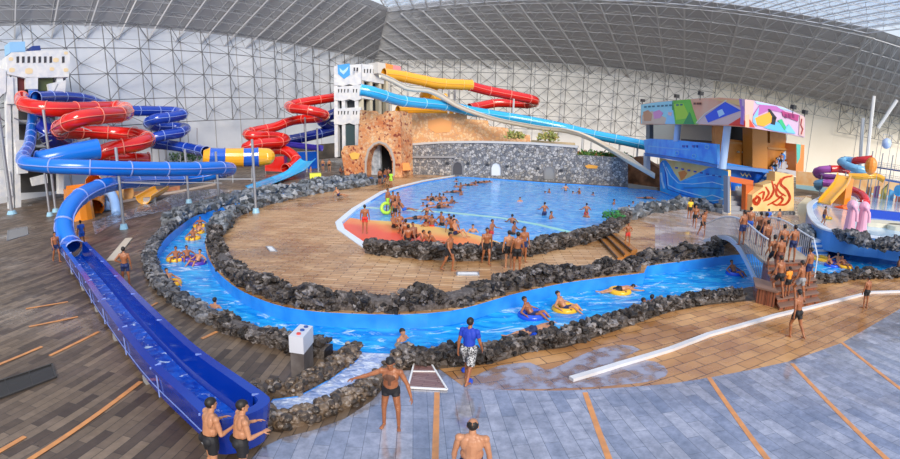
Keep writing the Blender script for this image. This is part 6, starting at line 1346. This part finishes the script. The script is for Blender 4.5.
# swimmers: head x, head y, height of the head above the water, kind, facing, label
def swim(x, y, hv, kd='wade', fc=0, skn=0, sc=1.0, lab='', zw=-.07, group=None, shc='black'):
    d = PROTO[kd]; top = 1.72*sc
    if kd == 'prone': p = G(x, y, zw+.12); return person(lab, 'prone', p, fc, skn, shc, sc, lift=.02, group=group)
    if kd in ('sit', 'sitback'): p = G(x, y, zw+.0); return person(lab, kd, p-Vector((0, 0, .22)), fc, skn, shc, sc, group=group)
    p = G(x, y, zw+hv); p.z = zw+hv-top; return person(lab, kd, p, fc, skn, shc, sc, group=group)
SW = [
 (566, 184, .75, 'standing waist-deep before the stone wall, the tallest of the far trio'), (579.7, 188, .6, 'chest-deep at the stone wall, right of the far trio'), (572.7, 191, .3, 'only a head between two standing swimmers by the stone wall'), (549.6, 188.5, .45, 'shoulder-deep near the far wall, right of a near-hidden head'), (545, 191, .25, 'low head just left of a shoulder-deep swimmer by the far wall'), (593, 192, .35, 'lone head below the orange wall ornament'),
 (614, 199, .5, 'alone and pale, chest-deep towards the right end of the pool'), (629, 205, .25, 'low head near the right boulders, left of two'), (633, 201, .3, 'low head near the right boulders, right of two'), (632, 211.5, .4, 'shoulder-deep right beside the grey boulders'), (665, 201.5, .3, 'head above the boulders near the wave mural'),
 (545, 202, 1.0, 'standing thigh-deep in mid pool beside a child'), (551, 211, .55, 'child chest-deep in front of the thigh-deep swimmer'), (587, 203, .9, 'thigh-deep in mid pool, right of centre'), (587, 211.5, .45, 'chest-deep directly in front of the right-hand thigh-deep swimmer'), (522.7, 228.5, .2, 'single head close behind the standing trio'), (592, 228, .3, 'single head beside the rocks near the green creeper'),
 (520, 197, .4, 'lone dark head in the open middle of the pool'), (512.5, 214, .6, 'upper one of two figures in line behind the trio'), (514, 221, .8, 'lower one of two figures in line behind the trio'), (492, 219, .9, 'standing waist-deep above the striding man'), (473, 224, .5, 'chest-deep left of the waist-deep swimmer'), 
 (432, 214, .8, 'sitting up, leftmost at the shallow edge above the beach'), (441.7, 211.5, .9, 'upright at the shallow edge above the leftmost walker'), (442, 218.5, .45, 'broad back low in the shallows above the leftmost walker'), (449, 213.5, .6, 'head between two broad backs in the shallows'), (454, 214.5, .7, 'upright behind the right broad back in the shallows'), (455.5, 219.5, .45, 'right broad back low in the shallows'),
 (427, 204.5, .7, 'upright in the near left of the pool crowd'), (426.5, 211, .9, 'standing alone left of the shallow group'), (426, 219, .5, 'hunched in the shallows beside the orange paint'), (432.5, 216, .5, 'crouching right of the hunched bather'), (431, 199, .5, 'at the left rim of the dense crowd'), (423, 202, .35, 'low head left of the dense crowd'), (428, 196, .4, 'head on the upper left rim of the dense crowd'), (431.5, 193, .4, 'head at the top left of the dense crowd'), (436, 195.5, .5, 'in the upper middle of the dense crowd'),
 (440, 193, .6, 'tallest in the middle of the dense crowd'), (441.5, 198.5, .6, 'in front of the tallest of the dense crowd'), (447, 198.5, .45, 'back to us at the right of the dense crowd'), (451.6, 196, .6, 'rightmost upright of the dense crowd'), (454, 200.5, .3, 'low on the right rim of the dense crowd'), (438, 203, .4, 'low at the bottom rim of the dense crowd'), (443.5, 193.5, .45, 'behind the tallest of the dense crowd'),
 (460.5, 182.5, .9, 'carrying another bather near the far corner'), (456.3, 178.5, .4, 'in the far left corner of the pool'), (456.5, 183, .5, 'left of the carrying bather'), (465.5, 183.5, .3, 'head just right of the carrying bather'), (460.8, 190, .5, 'sunk below the carrying bather'),
 (475.5, 180.5, .4, 'dark head at the left end of the far floating row'), (447, 190.5, .25, 'swimming head between the crowd and the carrying bather')]
rr_ = random.Random(5)
for x_, y_, hv, lab in SW:
    swim(x_, y_-.3, hv, 'wade', rr_.choice([0, 20, 60, 120, 180, 200, -40, -70]), rr_.choice([0, 0, 1, 2]), .97, 'swimmer '+lab, shc=rr_.choice(['black', 'navy', 'red', 'black']))
for x_, y_, fc, lab in ((469, 185, 80, 'floating flat at the far left of the wave pool'), (479, 182.5, 70, 'floating flat in the far row below the dark niche'), (484, 182, 85, 'floating flat at the right end of the far row'), (453, 192, 80, 'floating flat right of the dense crowd'), (646, 198, 60, 'doing the crawl near the boulders and cream chute end'), (433, 199, 90, 'floating flat inside the left of the dense crowd'), (416, 218, 95, 'lying face down in the shallows left of the hunched bather'), (440, 207, 80, 'lying along the water in front of the dense crowd')):
    swim(x_, y_, 0, 'prone', fc, 0, .95, 'swimmer '+lab)

# river
def rv(x, y, hv, lab, fc=0, kd='wade', skn=0): return swim(x, y, hv, kd, fc, skn, 1.0, 'swimmer '+lab, zw=-.5)
rv(401.5, 327.5, .42, 'with head and shoulders out of the river right of the white-topped post', 60, skn=1)
rv(199.5, 297.5, .40, 'shoulder-deep at the left bend, left one of a pair', -60, skn=1); rv(214, 297, .42, 'shoulder-deep at the left bend, right one of a pair', 170, skn=1)
rv(652, 294, .42, 'behind the near rocks, right one of a pair with a raised arm', 120); rv(643, 297, .30, 'behind the near rocks, left one of a pair', 60)
rv(212, 215.5, .7, 'standing in the upper left arm of the river', 40); rv(220.5, 210, .6, 'further up the left arm of the river', 0)
for x_, y_, lab in ((232, 206.5, 'in the narrow upper arm, nearest the support pole'), (245, 200.5, 'in the narrow upper arm, right of the support pole'), (347, 185.5, 'by the grey rocks near the castle, left of three'), (355, 183.5, 'by the grey rocks near the castle, middle of three'), (366, 179.5, 'by the grey rocks near the castle, nearest the cave')): rv(x_, y_, .5, lab, 90)
person('person sitting on the island rocks with legs stretched out, far left of the pool', 'sitback', G(339, 197.5), 60, 1, 'navy')
def floater(lab, x, y, col, fc, kind='tube', rlab='', skn=0, sc=1.0):
    c = G(x, y, -.5); ring(rlab, c+Vector((0, 0, .03)), col)
    a = math.radians(fc)
    if kind == 'tube': person(lab, 'tube', c+Vector((0, 0, -.12)), fc, skn, 'navy', sc*.95)
    elif kind == 'prone': person(lab, 'prone', c+Vector((0, 0, .10)), fc, skn, 'black', sc*.95, lift=.02)
    return c
floater('boy sitting in the blue ring, left of the one in the yellow ring', 532, 316, 'blue', 60, 'tube', 'blue swim ring in the river left of the yellow ring')
floater('boy lounging in the yellow ring with his legs over the near side', 565, 309.5, 'yellow', 60, 'tube', 'yellow swim ring in the river above the near rocks', 1)
floater('boy draped face down over a yellow ring far along the river', 619.5, 292, 'yellow', 95, 'prone', 'yellow swim ring under the face-down boy, farthest right in the river', 1)
person('swimmer lying face down on a blue board beside the near rocks', 'prone', G(534, 330, -.38), 110, 1, 'navy', 1.0, lift=.0)
mb = MB(); mb.prism([G(527, 331, -.38), G(534, 334, -.38), G(546, 330, -.38), G(538, 327, -.38)], (0, 0, -.1)); tag(mb.build('kickboard', P('vinyl_blue', (.02, .10, .70), .25)), 'blue board under the face-down swimmer by the near rocks', 'board')
floater('boy in a dark blue ring under the arched bridge', 735, 274, 'blue', 20, 'tube', 'dark blue ring in the river under the arched bridge')
floater('boy lounging in a yellow ring at the left bend, feet towards us', 175.5, 260, 'yellow', 20, 'tube', 'yellow ring in the left bend, left of the purple rings')
floater('boy in the left one of two purple rings at the left bend', 187.5, 259, 'purple', 30, 'tube', 'purple ring touching the yellow ring at the left bend', 0)
floater('boy with knees up in the right purple ring at the left bend', 197, 263.5, 'purple', -10, 'tube', 'purple ring farthest right at the left bend', 1)
floater('boy in a yellow ring hugging the outer rocks at the left', 171, 284, 'yellow', 60, 'tube', 'yellow ring against the outer dark rocks at the left', 1)
floater('boy in a yellow ring, lowest of the upper cluster in the left arm', 193, 239, 'yellow', 20, 'tube', 'yellow ring, lowest of the upper cluster in the left arm')
floater('boy in a yellow ring, second in the upper cluster', 197.5, 233, 'yellow', -20, 'tube', 'yellow ring, second in the upper cluster of the left arm', 1)
floater('boy in a yellow ring, topmost in the upper cluster', 200, 226.5, 'yellow', 20, 'tube', 'yellow ring, topmost in the upper cluster of the left arm')
floater('boy in the left yellow ring beside the blue pool steps', 821, 259.5, 'yellow', 60, 'none', 'empty-looking yellow ring beside the blue pool steps') if False else ring('empty yellow ring floating at the foot of the blue pool steps', G(821, 259, -.47), 'yellow', .55, .16)
floater('boy in the blue ring right of the blue pool steps', 832, 266, 'blue', 30, 'tube', 'blue ring right of the blue pool steps')
floater('boy between the blue and the right yellow ring by the pool wall', 838, 263.5, 'purple', -30, 'tube', 'dark ring between the blue and yellow rings by the pool wall', 1)
floater('boy in the yellow ring farthest right by the pool wall', 844.5, 267, 'yellow', 0, 'tube', 'yellow ring farthest right by the pool wall')

# ------------------------------------------------------------------ groups of repeats
for o in SC.objects:
    if o.parent or 'label' not in o: continue
    l_ = o['label']; g_ = None
    if o.name.startswith('person'):
        g_ = 'swimmers in the water' if l_.startswith('swimmer') else ('people on the bridge and its steps' if 'bridge' in l_ and 'arched' not in l_ else ('bathers on the painted beach' if 'beach' in l_ or 'paint' in l_ else 'people standing and walking round the pools'))
    elif o.name.startswith('inner_tube'): g_ = 'inflatable swim rings'
    elif o.name.startswith('support_pole'): g_ = 'steel poles under the slides'
    elif o.name.startswith('shrub') and 'stone wall top' in l_: g_ = 'shrubs along the stone wall top'
    elif o.name.startswith('floodlight'): g_ = 'floodlights on the mural canopy'
    elif o.name.startswith('elephant_post'): g_ = 'pink columns in the children pool'
    elif o.name.startswith('slipper'): g_ = 'blue slippers of the boy'
    elif o.name.startswith('grass_clump'): g_ = 'dry grass on the bank'
    if g_: o['group'] = g_
